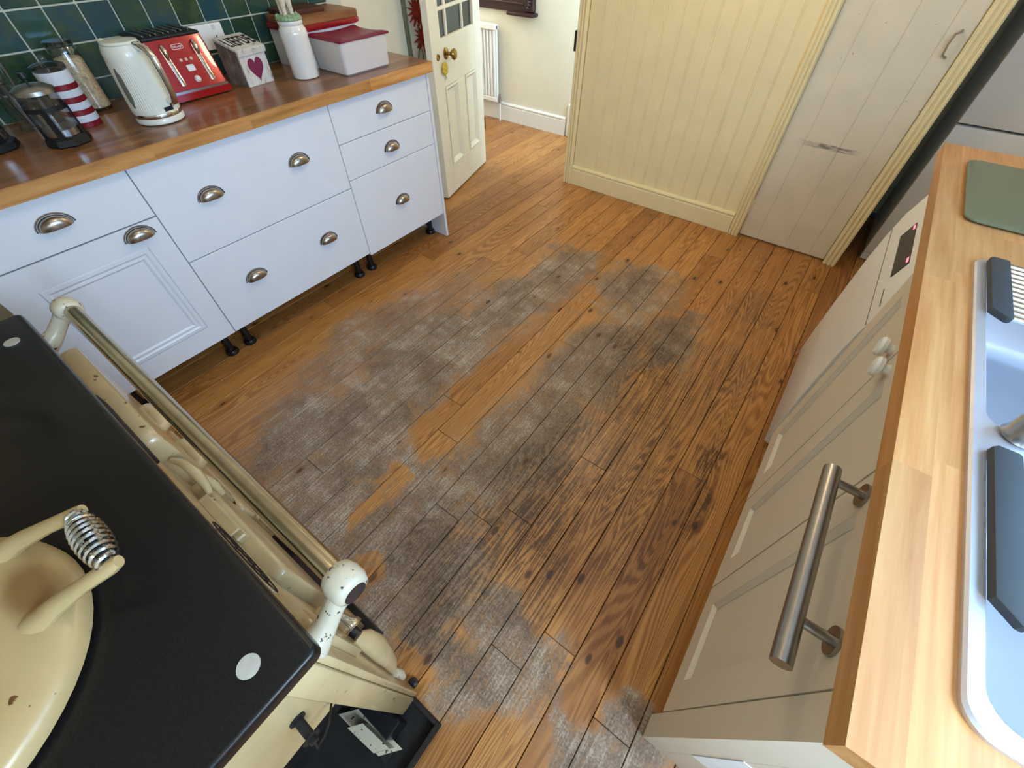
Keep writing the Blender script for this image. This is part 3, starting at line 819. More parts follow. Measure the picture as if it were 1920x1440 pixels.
# steel sink
SX0, SX1, SY0, SY1, SZ = .352, .880, .268, 1.284, .941
sk = E('sink', (.62, .78, SZ), 'brushed stainless steel double bowl sink set in the beech worktop', 'sink')
b1 = (.372, .730, .830, 1.262); b2 = (.372, .292, .830, .676)      # far and near bowl, x0 y0 x1 y1
rim = .950
def rr4(x0, y0, x1, y1, rs, n=6):
    P = []
    for (cx, cy, a), r in zip(((x1, y0, -PI/2), (x1, y1, 0), (x0, y1, PI/2), (x0, y0, PI)), rs):
        sx = -1 if cx == x1 else 1; sy = -1 if cy == y1 else 1
        for i in range(n+1):
            t = a+PI/2*i/n; P.append((cx+sx*r+r*math.cos(t), cy+sy*r+r*math.sin(t)))
    return P
m = NB(); ym = (b2[3]+b1[1])/2; e = .0005
for b, (oy0, oy1), rs in ((b1, (ym, SY1), (e, .03, .03, e)), (b2, (SY0, ym), (.03, e, e, .03))):
    L = []
    for d, z, rd in ((0, SZ, 0), (0, rim-.003, 0), (.003, rim, 0)):
        y0_ = oy0+(d if oy0 == SY0 else 0); y1_ = oy1-(d if oy1 == SY1 else 0)
        L.append([m.verts.new((x, y, z)) for x, y in rr4(SX0+d, y0_, SX1-d, y1_, rs)])
    for d, z in ((-.002, rim), (0, rim-.002)):
        L.append([m.verts.new((x, y, z)) for x, y in rr4(b[0]+d, b[1]+d, b[2]-d, b[3]-d, (.03,)*4)])
    skin(m, L, False, False)
O('rim', m, 'sink_steel', sk)
def bowl(b, depth):
    m = NB(); t = .002
    secs = [(0, rim-.002, .03), (.006, rim-.03, .03), (.012, rim-depth+.03, .04), (.03, rim-depth+.006, .05), (.05, rim-depth, .05)]
    R = []
    for d, z, r in secs:
        R.append([m.verts.new((x, y, z)) for x, y in rrect(b[0]+d, b[1]+d, b[2]-d, b[3]-d, r, 5)])
    skin(m, R, False, True)
    bmesh.ops.recalc_face_normals(m, faces=m.faces[:])
    o = O('bowl', m, 'sink_steel', sk)
    cx, cy = (b[0]+b[2])/2, (b[1]+b[3])/2
    O('drain', cyl(NB(), (cx, cy, rim-depth+.0005), (cx, cy, rim-depth+.005), .040), 'chrome', o)
bowl(b1, .19); bowl(b2, .16)
m = NB(); lathe(m, [(.020, 0), (.024, .004), (.021, .010), (.021, .034), (.019, .037)], (.408, .722, rim), 24)
O('waste_knob', m, 'steel', sk, label='round steel waste knob')
tp = E('tap', (.855, .70, rim), 'tall chrome mixer tap behind the steel sink', 'tap')
m = NB(); lathe(m, [(.026, 0), (.026, .02), (.018, .03), (.016, .12)], (.855, .70, rim), 20)
tube(m, [(.855, .70, rim+.12)]+[(.855-.09*(1-math.cos(t)), .70, rim+.25+.09*math.sin(t)) for t in [PI*i/10 for i in range(11)]]+[(.675, .70, rim+.20)], .011, 12)
O('spout', m, 'chrome', tp)
m = NB(); tube(m, [(.855, .70, rim+.08), (.875, .735, rim+.10), (.88, .77, rim+.13)], .006, 8)
O('lever', m, 'chrome', tp)
# two roll-up drying racks
def rack(ya, yb, label, drop=0):
    r = E('drying_rack', (.6, (ya+yb)/2, rim), label, 'drying rack', 'roll-up racks over the sink')
    for xa, xb in ((.370, .404), (.802, .836)):
        n = 6; poly = [(xa, ya+.02), (xa, yb-.006), (xa+.006, yb), (xb-.003, yb), (xb, yb-.004), (xb, ya+.004), (xb-.004, ya), (xb-.010, ya)]
        m = NB(); prism(m, poly, 'z', rim+.0006, rim+.014, .002)
        O('grip_strip', m, 'silicone_grey', r, label='dark grey silicone strip')
    n = round((yb-ya-.03)/.0195)
    for i in range(n+1):
        y = ya+.015+(yb-ya-.03)*i/n
        O('rod', tube(NB(), [(.398, y, rim+.0075), (.808, y, rim+.0075)], .0058, 8), 'chrome', r)
rack(1.032, 1.270, 'rolled steel drying rack with dark grip strip over the far sink bowl')
rack(.400, .672, 'rolled steel drying rack with dark grip strip over the near sink bowl')
# glass chopping board
m = NB(); prism(m, rrect(.326, 1.475, .70, 1.925, .03, 6), 'z', .9455, .951, .0015)
gb = O('chopping_board', m, 'frosted_board_glass', None, 'grey-green textured glass chopping board on the beech worktop', 'chopping board', at=(.5, 1.7, .941))
for x, y in ((.362, 1.51), (.664, 1.51), (.362, 1.89), (.664, 1.89)):
    O('rubber_foot', cyl(NB(), (x, y, .941), (x, y, .9458), .009, None, 12), 'matt_white', gb)

# fridge freezer in the recess
FX, FY = .394, 3.12
fr = E('fridge_freezer', (.67, 3.45, 0), 'tall white fridge freezer behind the pantry casing', 'fridge')
O('body', box(NB(), (FX+.004, FY+.068, .03), (.94, FY+.62, 1.78), .006), 'fridge_white', fr)
O('gasket', box(NB(), (FX+.012, FY+.056, .06), (.93, FY+.068, 1.76)), 'gasket_grey', fr)
O('freezer_door', box(NB(), (FX, FY, .055), (.942, FY+.056, .748), .005, 2), 'fridge_white', fr)
O('fridge_door', box(NB(), (FX, FY, .758), (.942, FY+.056, 1.775), .005, 2), 'fridge_white', fr)
O('kick_plate', box(NB(), (FX+.004, FY+.012, .004), (.938, FY+.07, .050), .002), 'fridge_white', fr)
for x in (.43, .90):
    for y in (FY+.12, FY+.56): O('foot', cyl(NB(), (x, y, 0), (x, y, .032), .018), 'black_plastic', fr)

# ------------------------------------------------------------------ range cooker
RX0, RX1 = -1.272, -.262
rg = E('range_cooker', (-.77, -.40, 0), 'old cream enamel range cooker with a black top and chrome front rail', 'range cooker')
m = NB(); box(m, (RX0, -.70, .055), (-.40, -.100, .850)); box(m, (-.40, -.70, .585), (RX1-.006, -.100, .850))
O('body', m, 'soot_black', rg)
O('front_plate', box(NB(), (RX0-.006, -.100, .060), (-.256, -.086, .850), .004, 2), 'range_cream_enamel', rg)
O('corner_post', box(NB(), (-.276, -.145, .060), (-.253, -.1005, .846), .004, 2), 'range_cream_enamel', rg)
O('side_panel', box(NB(), (RX1-.006, -.69, .585), (RX1, -.147, .846), .002), 'range_cream_enamel', rg)
O('side_panel', box(NB(), (RX0-.006, -.69, .06), (RX0, -.101, .846), .002), 'range_cream_enamel', rg)
m = NB(); box(m, (RX0, -.70, .0), (-.162, -.100, .016), .002); box(m, (-.172, -.70, .016), (-.162, -.100, .052), .001); box(m, (RX0, -.1095, .016), (-.172, -.0995, .056), .001)
O('base_tray', m, 'soot_black', rg)
# black enamel top with a rounded edge
m = NB(); prism(m, rrect(-1.288, -.72, -.235, -.077, .012, 4), 'z', .852, .880, .006, 3)
tpn = O('top_plate', m, 'black_enamel', rg)
for x, y in ((-.287, -.138), (-1.185, -.118)):
    O('plug', cyl(NB(), (x, y, .8795), (x, y, .8815), .0135), 'plug_grey', tpn, label='round grey plug in the black top')
def lid_mat():
    k = NT('lid_enamel'); p = k.pos()
    c = k.ramp(k.noise(p, 6, 5), [(.3, rgb(176, 150, 102)), (.7, rgb(192, 166, 118))])
    q = k.vec('MULTIPLY', k.vec('SUBTRACT', k.vec('ADD', p, k.vec('MULTIPLY', k.vec('SUBTRACT', k.n('ShaderNodeTexNoise').outputs['Color'], (.5, .5, .5)), (.02, .02, 0))), (-.562, -.246, 0)), (1/.062, 1/.034, 0))
    st = k.mrange(k.vec('LENGTH', q), .35, 1.1, .8, 0)
    c = k.mix(st, c, rgb(120, 80, 36))
    c = k.mix(k.mrange(k.noise(p, 55, 3), .69, .72), c, rgb(96, 62, 30))
    k.l(c, k.b.inputs['Base Color']); k.b.inputs['Roughness'].default_value = .3
    MATS['lid_enamel'] = k.m
lid_mat()
def hob_lid(cx, cy, label):
    m = NB(); lathe(m, [(.186, .883), (.192, .888), (.192, .903), (.184, .912), (.15, .920), (.08, .927), (.001, .930)], (cx, cy, 0), 56)
    L = O('hob_lid', m, 'lid_enamel', rg, label=label, ang=50)
    m = NB()
    for dx0, dx1 in ((-.078, -.017), (.052, .090)):
        tube(m, [(cx+dx0-.01, cy+.128, .902), (cx+dx0, cy+.152, .916), (cx+dx0+.15*(dx1-dx0), cy+.172, .926), (cx+dx0+.6*(dx1-dx0), cy+.208, .944), (cx+dx1, cy+.240, .957), (cx+dx1+.003, cy+.247, .960)], [.020, .0175, .0135, .0105, .0105, .008], 12, flat=.8)
    O('handle_arm', m, 'lid_enamel', L)
    a = V(cx-.013, cy+.238, .959); b = V(cx+.088, cy+.238, .959); m = NB(); pts = []
    N = 11*16
    for i in range(N+1):
        t = i/N; r = .0075+.0085*math.sin(PI*t)**.8; an = 2*PI*11*t
        p = a.lerp(b, t); pts.append((p.x, p.y+r*math.cos(an), p.z+r*math.sin(an)))
    tube(m, pts, .0029, 6)
    O('spring_grip', m, 'chrome', L, label='coiled steel spring grip')
    O('handle_core', tube(NB(), [a, b], .004, 8), 'black_plastic', L)
hob_lid(-.562, -.400, 'cream hob lid beside the grey plug')
hob_lid(-1.045, -.405, 'cream hob lid at the cabinet end')
# rail with brackets
O('rail', tube(NB(), [(-1.268, -.006, .850), (-.290, -.011, .850)], .0165, 24), 'rail_brass_chrome', rg, label='long polished front rail')
def bracket(x, s):
    m = NB()
    tube(m, [(x-.024, -.010, .850), (x-.020, -.010, .850), (x-.008, -.010, .850), (x+.010, -.010, .850), (x+.019, -.010, .850), (x+.022, -.010, .850)], [.019, .024, .0275, .0275, .024, .018], 20)
    tube(m, [(x+.004, -.022, .846), (x+.004, -.040, .832), (x+.006, -.060, .816), (x+.008, -.078, .806), (x+.008, -.090, .802)], [.017, .0155, .0165, .020, .024], 14)
    o = O('rail_bracket', m, 'chipped_cream_enamel', rg, ang=60)
    xe = x+.022*s
    O('end_cap', cyl(NB(), (xe-.002*s, -.010, .850), (xe+.0015*s, -.010, .850), .0165), 'rust_plate', o)
bracket(-.283, 1); bracket(-1.275, -1)
# oven doors and fire doors on the front
def fdoor(name, xa, xb, za, zb, y1, r, label=None):
    m = NB(); prism(m, rrect(xa, za, xb, zb, r, 5), 'y', -.088, y1, .010, 4)
    return O(name, m, 'range_cream_enamel', rg, label=label, ang=55)
od = fdoor('oven_door', -1.235, -.815, .480, .800, -.052, .03, 'upper cream oven door')
ol = fdoor('oven_door', -1.235, -.815, .130, .455, -.050, .03, 'lower cream oven door')
fd = fdoor('fire_door', -.770, -.455, .410, .690, -.058, .025, 'cream fire door')
ad = fdoor('ash_door', -.770, -.470, .120, .315, -.062, .02, 'cream ash door')
for par, x, z in ((od, -1.110, .600), (od, -.955, .575)):
    m = NB(); tube(m, [(x-.055, -.060, z), (x-.045, -.048, z), (x, -.041, z), (x+.045, -.048, z), (x+.055, -.060, z)], [.010, .016, .019, .016, .010], 12)
    O('hinge_lug', m, 'range_cream_enamel', par, ang=60)
m = NB(); tube(m, [(-.80, -.052, .40), (-.80, -.040, .40), (-.72, -.036, .38), (-.66, -.040, .37)], [.012, .014, .016, .010], 10)
O('handle', m, 'range_cream_enamel', ol, ang=60)
# latch hooks
m = NB(); tube(m, [(-.800, -.070, .735), (-.770, -.060, .742), (-.735, -.056, .732), (-.712, -.060, .712), (-.695, -.066, .705)], [.006, .008, .010, .008, .006], 10)
tube(m, [(-.735, -.058, .732), (-.728, -.050, .690), (-.722, -.054, .655)], [.008, .009, .007], 10)
O('latch', m, 'range_cream_enamel', rg, ang=60)
m = NB(); box(m, (-.690, -.086, .688), (-.565, -.0655, .706), .003); box(m, (-.690, -.086, .712), (-.575, -.068, .718), .001)
O('latch_bar', m, 'range_cream_enamel', rg)
O('damper_slot', box(NB(), (-.96, -.0868, .806), (-.735, -.0775, .838), .002), 'rust_plate', rg, label='dark vent slot under the black top')
# oval badge
def ellipse(cx, cz, a, b, n=40): return [(cx+a*math.cos(2*PI*i/n), cz+b*math.sin(2*PI*i/n)) for i in range(n)]
m = NB(); prism(m, ellipse(-.487, .770, .098, .032), 'y', -.0865, -.0835, .001)
bd = O('oval_badge', m, 'range_cream_enamel', rg, label='oval maker badge with dark outline')
m = NB(); tube(m, [(x, -.0835, z) for x, z in ellipse(-.487, .770, .092, .0275)], .0018, 6, closed=True); O('badge_outline', m, 'black_plastic', bd)
m = NB(); tube(m, [(-.56+i*.0052, -.0832, .770+.008*math.sin(i*1.9)+.004*math.sin(i*.7)) for i in range(29)], .0022, 6); O('badge_script', m, 'rust_plate', bd)
# rusty shelf plate in front of the fire
O('ash_plate', box(NB(), (-.757, -.088, .330), (-.468, -.043, .360), .002), 'rust_plate', rg, label='rusty dark ledge plate')
O('ash_pan', box(NB(), (-.90, -.096, .016), (-.450, -.045, .095), .002), 'black_plastic', rg, label='black ash pan')
# chrome air wheel, lug and lever
m = NB(); tube(m, [(-.385, -.064, .575), (-.366, -.062, .572), (-.350, -.061, .569), (-.338, -.060, .567), (-.334, -.060, .566)], [.010, .012, .016, .022, .022], 20)
O('air_wheel', m, 'chrome', rg, label='polished air control wheel')
m = NB(); tube(m, [(-.400, -.080, .560), (-.385, -.058, .575), (-.372, -.052, .575)], [.020, .018, .012], 12); O('lug', m, 'range_cream_enamel', rg, ang=60)
m = NB(); cyl(m, (-.333, -.062, .562), (-.318, -.062, .560), .011); O('air_wheel_stop', m, 'black_plastic', rg)
m = NB(); tube(m, [(-.350, -.072, .475), (-.335, -.062, .450), (-.322, -.060, .400), (-.312, -.064, .330), (-.303, -.070, .280), (-.296, -.078, .250)], [.012, .022, .026, .022, .018, .008], 14, flat=.6)
O('lever', m, 'range_cream_enamel', rg, ang=70)
m = NB(); tube(m, [(-.292, -.079, .262), (-.286, -.074, .235), (-.282, -.076, .205)], [.010, .011, .008], 10); O('lever_catch', m, 'chipped_cream_enamel', rg, ang=70)
m = NB(); box(m, (-.330, -.087, .560), (-.292, -.070, .800), .005, 2); O('edge_strip', m, 'range_cream_enamel', rg)
for x in (-.425, -.292):
    m = NB(); lathe(m, [(.013, 0), (.013, .012), (.007, .014), (.007, .03)], (x, -.080, 0), 14)
    O('levelling_screw', m, 'black_plastic', rg)
# exposed fittings at the side
m = NB(); y, z = -.176, .690
tube(m, [(RX1, y, z), (RX1+.003, y, z)], [.012, .012], 16); tube(m, [(RX1+.003, y, z), (RX1+.034, y, z)], .0070, 16); tube(m, [(RX1+.034, y, z), (RX1+.036, y, z)], .0125, 18); tube(m, [(RX1+.036, y, z), (RX1+.043, y, z)], .0065, 6)
O('panel_bolt', m, 'dark_metal', rg, label='protruding dark panel bolt with washer')
m = NB(); tube(m, [(RX1+.040, -.178, .684), (RX1+.044, -.184, .662), (RX1+.038, -.172, .650), (RX1+.030, -.158, .648), (RX1+.012, -.148, .632), (RX1+.002, -.147, .612)], .0018, 6)
O('wire', m, 'dark_metal', rg)
m = NB(); poly = [(-.395, -.247), (-.245, -.240), (-.205, -.194), (-.355, -.200)]
prism(m, poly, 'z', .045, .049)
br = O('mounting_bracket', m, 'chipped_cream_enamel', rg, label='pale metal mounting bracket')
m = NB(); poly = [(-.338, -.240), (-.248, -.233), (-.224, -.204), (-.314, -.211)]
A = prism(m, poly, 'z', .049, .112)
O('bracket_box', m, 'chipped_cream_enamel', br)
O('bracket_support', box(NB(), (-.38, -.24, .016), (-.22, -.20, .045)), 'soot_black', br)
O('terminal_block', box(NB(), (-.345, -.198, .016), (-.238, -.152, .120), .003), 'black_plastic', rg)

# ------------------------------------------------------------------ things on the brown worktop
ZW = .9402
# kettle
KC = V(-2.045, .617, ZW)
kt_ = E('kettle', KC, 'cream ribbed electric kettle with a chrome handle beside the red toaster', 'kettle')
m = NB(); lathe(m, [(.070, 0), (.0765, .004), (.0765, .016), (.074, .020)], KC, 40); O('base', m, 'kettle_cream', kt_)
m = NB(); lathe(m, [(.0745, .0202), (.0755, .022), (.0755, .031), (.0745, .033)], KC, 40); O('trim_ring', m, 'chrome', kt_)
def kr(z): return .075-.0135*((z-.033)/.19)
m = NB(); n = 256; rings = []
for z in [.033, .040, .046, .08, .12, .16, .182, .190, .20, .212, .218]:
    row = []
    for i in range(n):
        a = 2*PI*i/n; rr_ = kr(z) if z < .2 else kr(.2)-(z-.2)*.35
        rib = .0008*(1 if (i//2) % 2 else -1) if .045 < z < .165 else 0
        row.append(m.verts.new(KC+V((rr_+rib)*math.cos(a), (rr_+rib)*math.sin(a), z)))
    rings.append(row)
skin(m, rings); O('body', m, 'kettle_cream', kt_, ang=70)
m = NB(); lathe(m, [(.052, .2182), (.054, .221), (.050, .226), (.02, .229), (.001, .2295)], KC, 32); O('lid', m, 'kettle_cream', kt_)
m = NB(); az = math.radians(22); ax = V(math.cos(az), math.sin(az), 0)
hp = [(.052, .212), (.075, .214), (.096, .204), (.106, .185), (.108, .15), (.108, .11), (.106, .085), (.098, .066), (.084, .060), (.068, .062)]
tube(m, [KC+ax*r+V(0, 0, z) for r, z in hp], [.009, .0105, .011, .0105, .0095, .0095, .0095, .010, .0095, .008], 14, flat=1.3)
O('handle', m, 'chrome', kt_, label='chrome loop handle', ang=60)
m = NB(); az = math.radians(-68); 
for a0 in (0,):
    R = []
    for zi in range(9):
        z = .055+.11*zi/8; w = .13*math.sin(max(.12, min(1, zi/2 if zi < 2 else ((8-zi)/2 if zi > 6 else 1)))*PI/2)
        R.append([m.verts.new(KC+V((kr(z)+h)*math.cos(az+w*s), (kr(z)+h)*math.sin(az+w*s), z)) for s, h in ((-1, -.004), (-1, .0022), (0, .0026), (1, .0022), (1, -.004))])
    skin(m, R)
O('water_gauge', m, 'smoky_glass' if False else 'gasket_grey', kt_, label='grey water level window')
az = math.radians(200); m = NB(); ax = V(math.cos(az), math.sin(az), 0); tube(m, [KC+ax*.048+V(0, 0, .190), KC+ax*.070+V(0, 0, .212), KC+ax*.078+V(0, 0, .219)], [.020, .016, .011], 12); O('spout', m, 'kettle_cream', kt_)
az = math.radians(12); m = NB(); ax = V(math.cos(az), math.sin(az), 0); tx = V(-math.sin(az), math.cos(az), 0)
c = KC+ax*(kr(.043)-.001)+V(0, 0, .043)
for s0, s1 in ((-.016, .016),): 
    box(m, (-.001, -.016, -.006), (.0022, .016, .006), .001)
xf(m, Matrix(((ax.x, tx.x, 0, c.x), (ax.y, tx.y, 0, c.y), (0, 0, 1, c.z), (0, 0, 0, 1)))); O('name_plate', m, 'dark_metal', kt_)

# toaster
ts = E('toaster', (-2.28, .842, ZW), 'red four-slot toaster with chrome levers between the kettle and the heart box', 'toaster')
ty0, ty1 = .735, .950
xb_, zb0, xt_, zt_ = -2.158, .976, -2.216, 1.122
def tprism(name, poly, mat, ya=ty0, yb=ty1, bev=.004, **k):
    m = NB(); prism(m, poly, 'y', ya, yb, bev, 3); return O(name, m, mat, ts, **k)
tprism('base', [(-2.400, ZW+.006), (-2.150, ZW+.006), (-2.150, ZW+.028), (-2.400, ZW+.028)], 'toaster_red', ty0-.004, ty1+.004)
tprism('base_trim', [(-2.396, ZW+.0285), (-2.156, ZW+.0285), (-2.156, ZW+.0355), (-2.396, ZW+.0355)], 'steel', bev=.001)
tprism('body', [(-2.400, zb0), (xb_, zb0), (xt_, zt_), (-2.390, zt_)], 'toaster_red', bev=.008)
m = NB(); box(m, (-2.398, ty0+.002, zt_+.0005), (xt_+.004, ty1-.002, zt_+.010), .004, 2)
O('top_plate', m, 'dark_metal', ts)
for i in range(4):
    y0 = ty0+.018+i*.046; m = NB()
    box(m, (-2.375, y0, zt_+.0102), (xt_-.018, y0+.005, zt_+.016), .001); box(m, (-2.375, y0+.027, zt_+.0102), (xt_-.018, y0+.032, zt_+.016), .001)
    o = O('slot', m, 'steel', ts); O('slot_opening', box(NB(), (-2.375, y0+.005, zt_+.0102), (xt_-.018, y0+.027, zt_+.0108)), 'black_plastic', o)
for x in (-2.385, -2.17):
    for y in (ty0+.015, ty1-.015): O('foot', cyl(NB(), (x, y, ZW), (x, y, ZW+.0062), .008, None, 10), 'black_plastic', ts)
# frame on the sloping front: u to the right (+y), v up the slope, n outward
sl = V(xt_-xb_, 0, zt_-zb0); LV = sl.length; sv = sl.normalized(); sn = V(sv.z, 0, -sv.x)
def TF(u, v): # u,v in 0..1 from lower left
    return Vector((xb_, ty0, zb0))+V(0, 1, 0)*(u*(ty1-ty0))+sv*(v*LV)
def TM(u, v, off=0):
    c = TF(u, v)+sn*off
    return Matrix(((0, sv.x, sn.x, c.x), (1, sv.y, sn.y, c.y), (0, sv.z, sn.z, c.z), (0, 0, 0, 1)))
for u in (.24, .78):
    m = NB(); prism(m, rrect(-.0085, -.066, .0085, .058, .008, 4), 'z', -.001, .003, .001); xf(m, TM(u, .50))
    o = O('lever_track', m, 'chrome', ts)
    O('track_slot', xf(box(NB(), (.0022, -.052, .0028), (.0045, .046, .0035)), TM(u, .50)), 'black_plastic', o)
    m = NB(); tube(m, [(0, .006, .003), (0, .012, .012), (0, .026, .015), (0, .040, .012), (0, .046, .004)], [.005, .007, .008, .007, .004], 12); xf(m, TM(u, .60)); O('lever_knob', m, 'chrome', o, ang=60)
m = NB(); prism(m, rrect(-.0215, -.008, .0215, .008, .007, 4), 'z', -.001, .0014); xf(m, TM(.50, .83)); lg = O('logo_plate', m, 'stripe_white', ts, smooth=False)
m = NB(); prism(m, rrect(-.0200, -.0066, .0200, .0066, .006, 4), 'z', .001, .0019); xf(m, TM(.50, .83)); O('logo_field', m, 'toaster_red', lg, smooth=False)
O('logo_lettering', text_bm("De'Longhi", .0092, .0003, TM(.50, .83, .0023)), 'stripe_white', lg, smooth=False)
for u in (.43, .52, .61):
    O('button', xf(cyl(NB(), (0, 0, -.001), (0, 0, .0035), .005, None, 14), TM(u, .57)), 'chrome', ts)
m = NB(); prism(m, rrect(-.014, -.010, .014, .010, .003, 3), 'z', -.001, .002); xf(m, TM(.52, .40)); O('display', m, 'stripe_white', ts)
m = NB(); tube(m, [(0, 0, -.001), (0, 0, .004)], .0115, 18); xf(m, TM(.52, .17)); kk = O('knob_ring', m, 'chrome', ts)
O('browning_knob', xf(tube(NB(), [(0, 0, .004), (0, 0, .011), (0, 0, .012)], [.0085, .008, .006], 18), TM(.52, .17)), 'kettle_cream', kk)

# wall socket
so = O('wall_socket', box(NB(), (XW+.0125, .985, 1.030), (XW+.022, 1.134, 1.116), .004, 2), 'white_gloss', None, 'white double wall socket on the green tiles behind the toaster', 'socket', at=(XW+.0125, 1.06, 1.07))
for yc in (1.022, 1.097):
    for dy, dz, a, b in ((0, .004, .002, .004), (-.011, -.014, .004, .0018), (.011, -.014, .004, .0018)):
        O('pin_hole', box(NB(), (XW+.0219, yc+dy-a, 1.068+dz-b), (XW+.0224, yc+dy+a, 1.068+dz+b)), 'black_plastic', so)
    O('switch', box(NB(), (XW+.0219, yc-.006, 1.096), (XW+.025, yc+.006, 1.110), .001), 'stripe_white', so)

# heart box
hb = E('keepsake_box', (-2.20, 1.075, ZW), 'small whitewashed wooden box with a plum heart and LIEFDE on its lid', 'box')
e1 = V(-.015, .124, 0).normalized(); e2 = V(-e1.y, e1.x, 0)
A0 = V(-2.136, 1.021, ZW); HBM = Matrix(((e1.x, e2.x, 0, A0.x), (e1.y, e2.y, 0, A0.y), (0, 0, 1, A0.z), (0, 0, 0, 1)))
BW, BD, ZF, ZBk = .125, .125, .115, .143
m = NB(); box(m, (0, 0, 0), (BW, .009, ZF), .001); O('front_board', xf(m, HBM), 'whitewashed_wood', hb)
for u in (0, BW-.009):
    m = NB(); prism(m, [(.009, 0), (BD-.009, 0), (BD-.009, ZBk-.002), (.009, ZF)], 'x', u, u+.009); O('side_board', xf(m, HBM), 'box_bark', hb)
m = NB(); box(m, (0, BD-.009, 0), (BW, BD, ZBk)); box(m, (.009, .009, 0), (BW-.009, BD-.009, .008)); O('back_board', xf(m, HBM), 'box_bark', hb)
sa = math.atan2(ZBk-ZF, BD); LM = HBM @ Matrix.Translation((0, -.006, ZF+.001)) @ Matrix.Rotation(sa, 4, 'X')
m = NB(); box(m, (-.004, 0, 0), (BW+.004, BD+.006, .010), .001); ld = O('lid', xf(m, LM), 'whitewashed_wood', hb)
m = NB(); box(m, (-.004, -.005, -.012), (BW+.004, -.0005, .009), .001); O('lid_lip', xf(m, LM), 'whitewashed_wood', ld)
O('lettering', text_bm('LIEFDE', .046, .0005, LM @ Matrix.Translation((BW/2, .064, .0112)) @ Matrix.Scale(2.3, 4, (0, 1, 0)) @ Matrix.Scale(.80, 4, (1, 0, 0)), .0006), 'letter_black', ld, smooth=False)
hp = []
for i in range(40):
    t = 2*PI*i/40; hp.append((.0022*16*math.sin(t)**3, .0028*(13*math.cos(t)-5*math.cos(2*t)-2*math.cos(3*t)-math.cos(4*t))))
m = NB(); prism(m, [(x+BW/2, z+.058) for x, z in hp], 'y', -.0012, .0006); O('heart', xf(m, HBM), 'heart_plum', hb, smooth=False, label='plum red painted heart')

# ceramic jar with figure
JC = V(-2.080, 1.262, ZW)
jr = E('ceramic_jar', JC, 'tall white glazed jar with a green mossy lid and small cream figure', 'jar')
m = NB(); lathe(m, [(.046, 0), (.053, .004), (.0545, .015), (.0560, .14), (.0565, .155), (.0540, .168), (.0480, .176), (.0465, .181), (.0485, .184), (.0505, .190), (.0490, .196)], JC, 40); O('body', m, 'ceramic_white', jr, ang=50)
m = NB(); lathe(m, [(.0492, .1962), (.0520, .199), (.0510, .206), (.040, .212), (.001, .215)], JC, 30)
rr = random.Random(4)
for i in range(46):
    a = rr.uniform(0, 2*PI); r = .048*math.sqrt(rr.uniform(0, 1)); ball(m, JC+V(r*math.cos(a), r*math.sin(a), .205+rr.uniform(0, .007)), .006, .006, .006, 7, 5)
lid = O('lid', m, 'moss_green', jr, label='green mossy lid')
m = NB(); f0 = JC+V(0, 0, .212)
for dx, dy in ((-.016, -.014), (.010, -.016), (-.012, .016), (.014, .012)):
    tube(m, [f0+V(dx, dy, -.002), f0+V(dx*.9, dy, .022), f0+V(dx*.7, dy*.8, .05)], [.008, .009, .015], 9)
ball(m, f0+V(0, 0, .066), .026, .033, .024, 16, 10); ball(m, f0+V(.008, -.036, .088), .013, .016, .014, 12, 8); tube(m, [f0+V(.004, -.022, .072), f0+V(.008, -.034, .086)], [.016, .011], 10)
for s in (-1, 1): ball(m, f0+V(.008+s*.014, -.034, .094), .006, .003, .003, 8, 5)
for i in range(26):
    a = rr.uniform(0, 2*PI); t = rr.uniform(.1, PI-.1)
    ball(m, f0+V(.026*math.sin(t)*math.cos(a), .032*math.sin(t)*math.sin(a), .066+.022*math.cos(t)), .006, .006, .006, 7, 5)
O('lamb_figure', m, 'lamb_cream', jr, ang=60, label='small cream lamb figure')

# frosted tub with magenta lid
tb = E('storage_tub', (-2.04, 1.50, ZW), 'frosted plastic storage tub with a magenta lid at the worktop end', 'storage tub')
m = NB(); R = []
for d, z in ((.006, 0), (.0, .006), (-.006, .118)):
    R.append([m.verts.new((x, y, ZW+z)) for x, y in rrect(-2.145+d, 1.374+d, -1.935-d, 1.630-d, .016, 4)])
skin(m, R); O('body', m, 'frosted_plastic', tb)
m = NB(); N = 12; top = []; bot = []
for i in range(N+1):
    for j in range(N+1):
        u, v = i/N*2-1, j/N*2-1
        x = -2.040+u*(.118)*(1-.035*(1-v*v)); y = 1.502+v*(.140)*(1-.035*(1-u*u))
        sag = -.006*(1-min(1, (u*u+v*v)*.5))
        edge = -.010 if max(abs(u), abs(v)) > .99 else 0
        top.append(m.verts.new((x, y, ZW+.130+sag+edge+.006*(u*u*v*v)))); bot.append(m.verts.new((x, y, ZW+.1185)))
W = N+1
for i in range(N):
    for j in range(N):
        a, b, c, d = i*W+j, (i+1)*W+j, (i+1)*W+j+1, i*W+j+1
        m.faces.new((top[a], top[b], top[c], top[d])); m.faces.new((bot[d], bot[c], bot[b], bot[a]))
rim_ = [i*W for i in range(W)]+[N*W+j for j in range(1, W)]+[i*W+N for i in range(N-1, -1, -1)]+[j for j in range(N-1, 0, -1)]
for p, q in zip(rim_, rim_[1:]+rim_[:1]): m.faces.new((top[p], top[q], bot[q], bot[p]))
O('lid', m, 'lid_magenta', tb, ang=50, label='magenta plastic lid')

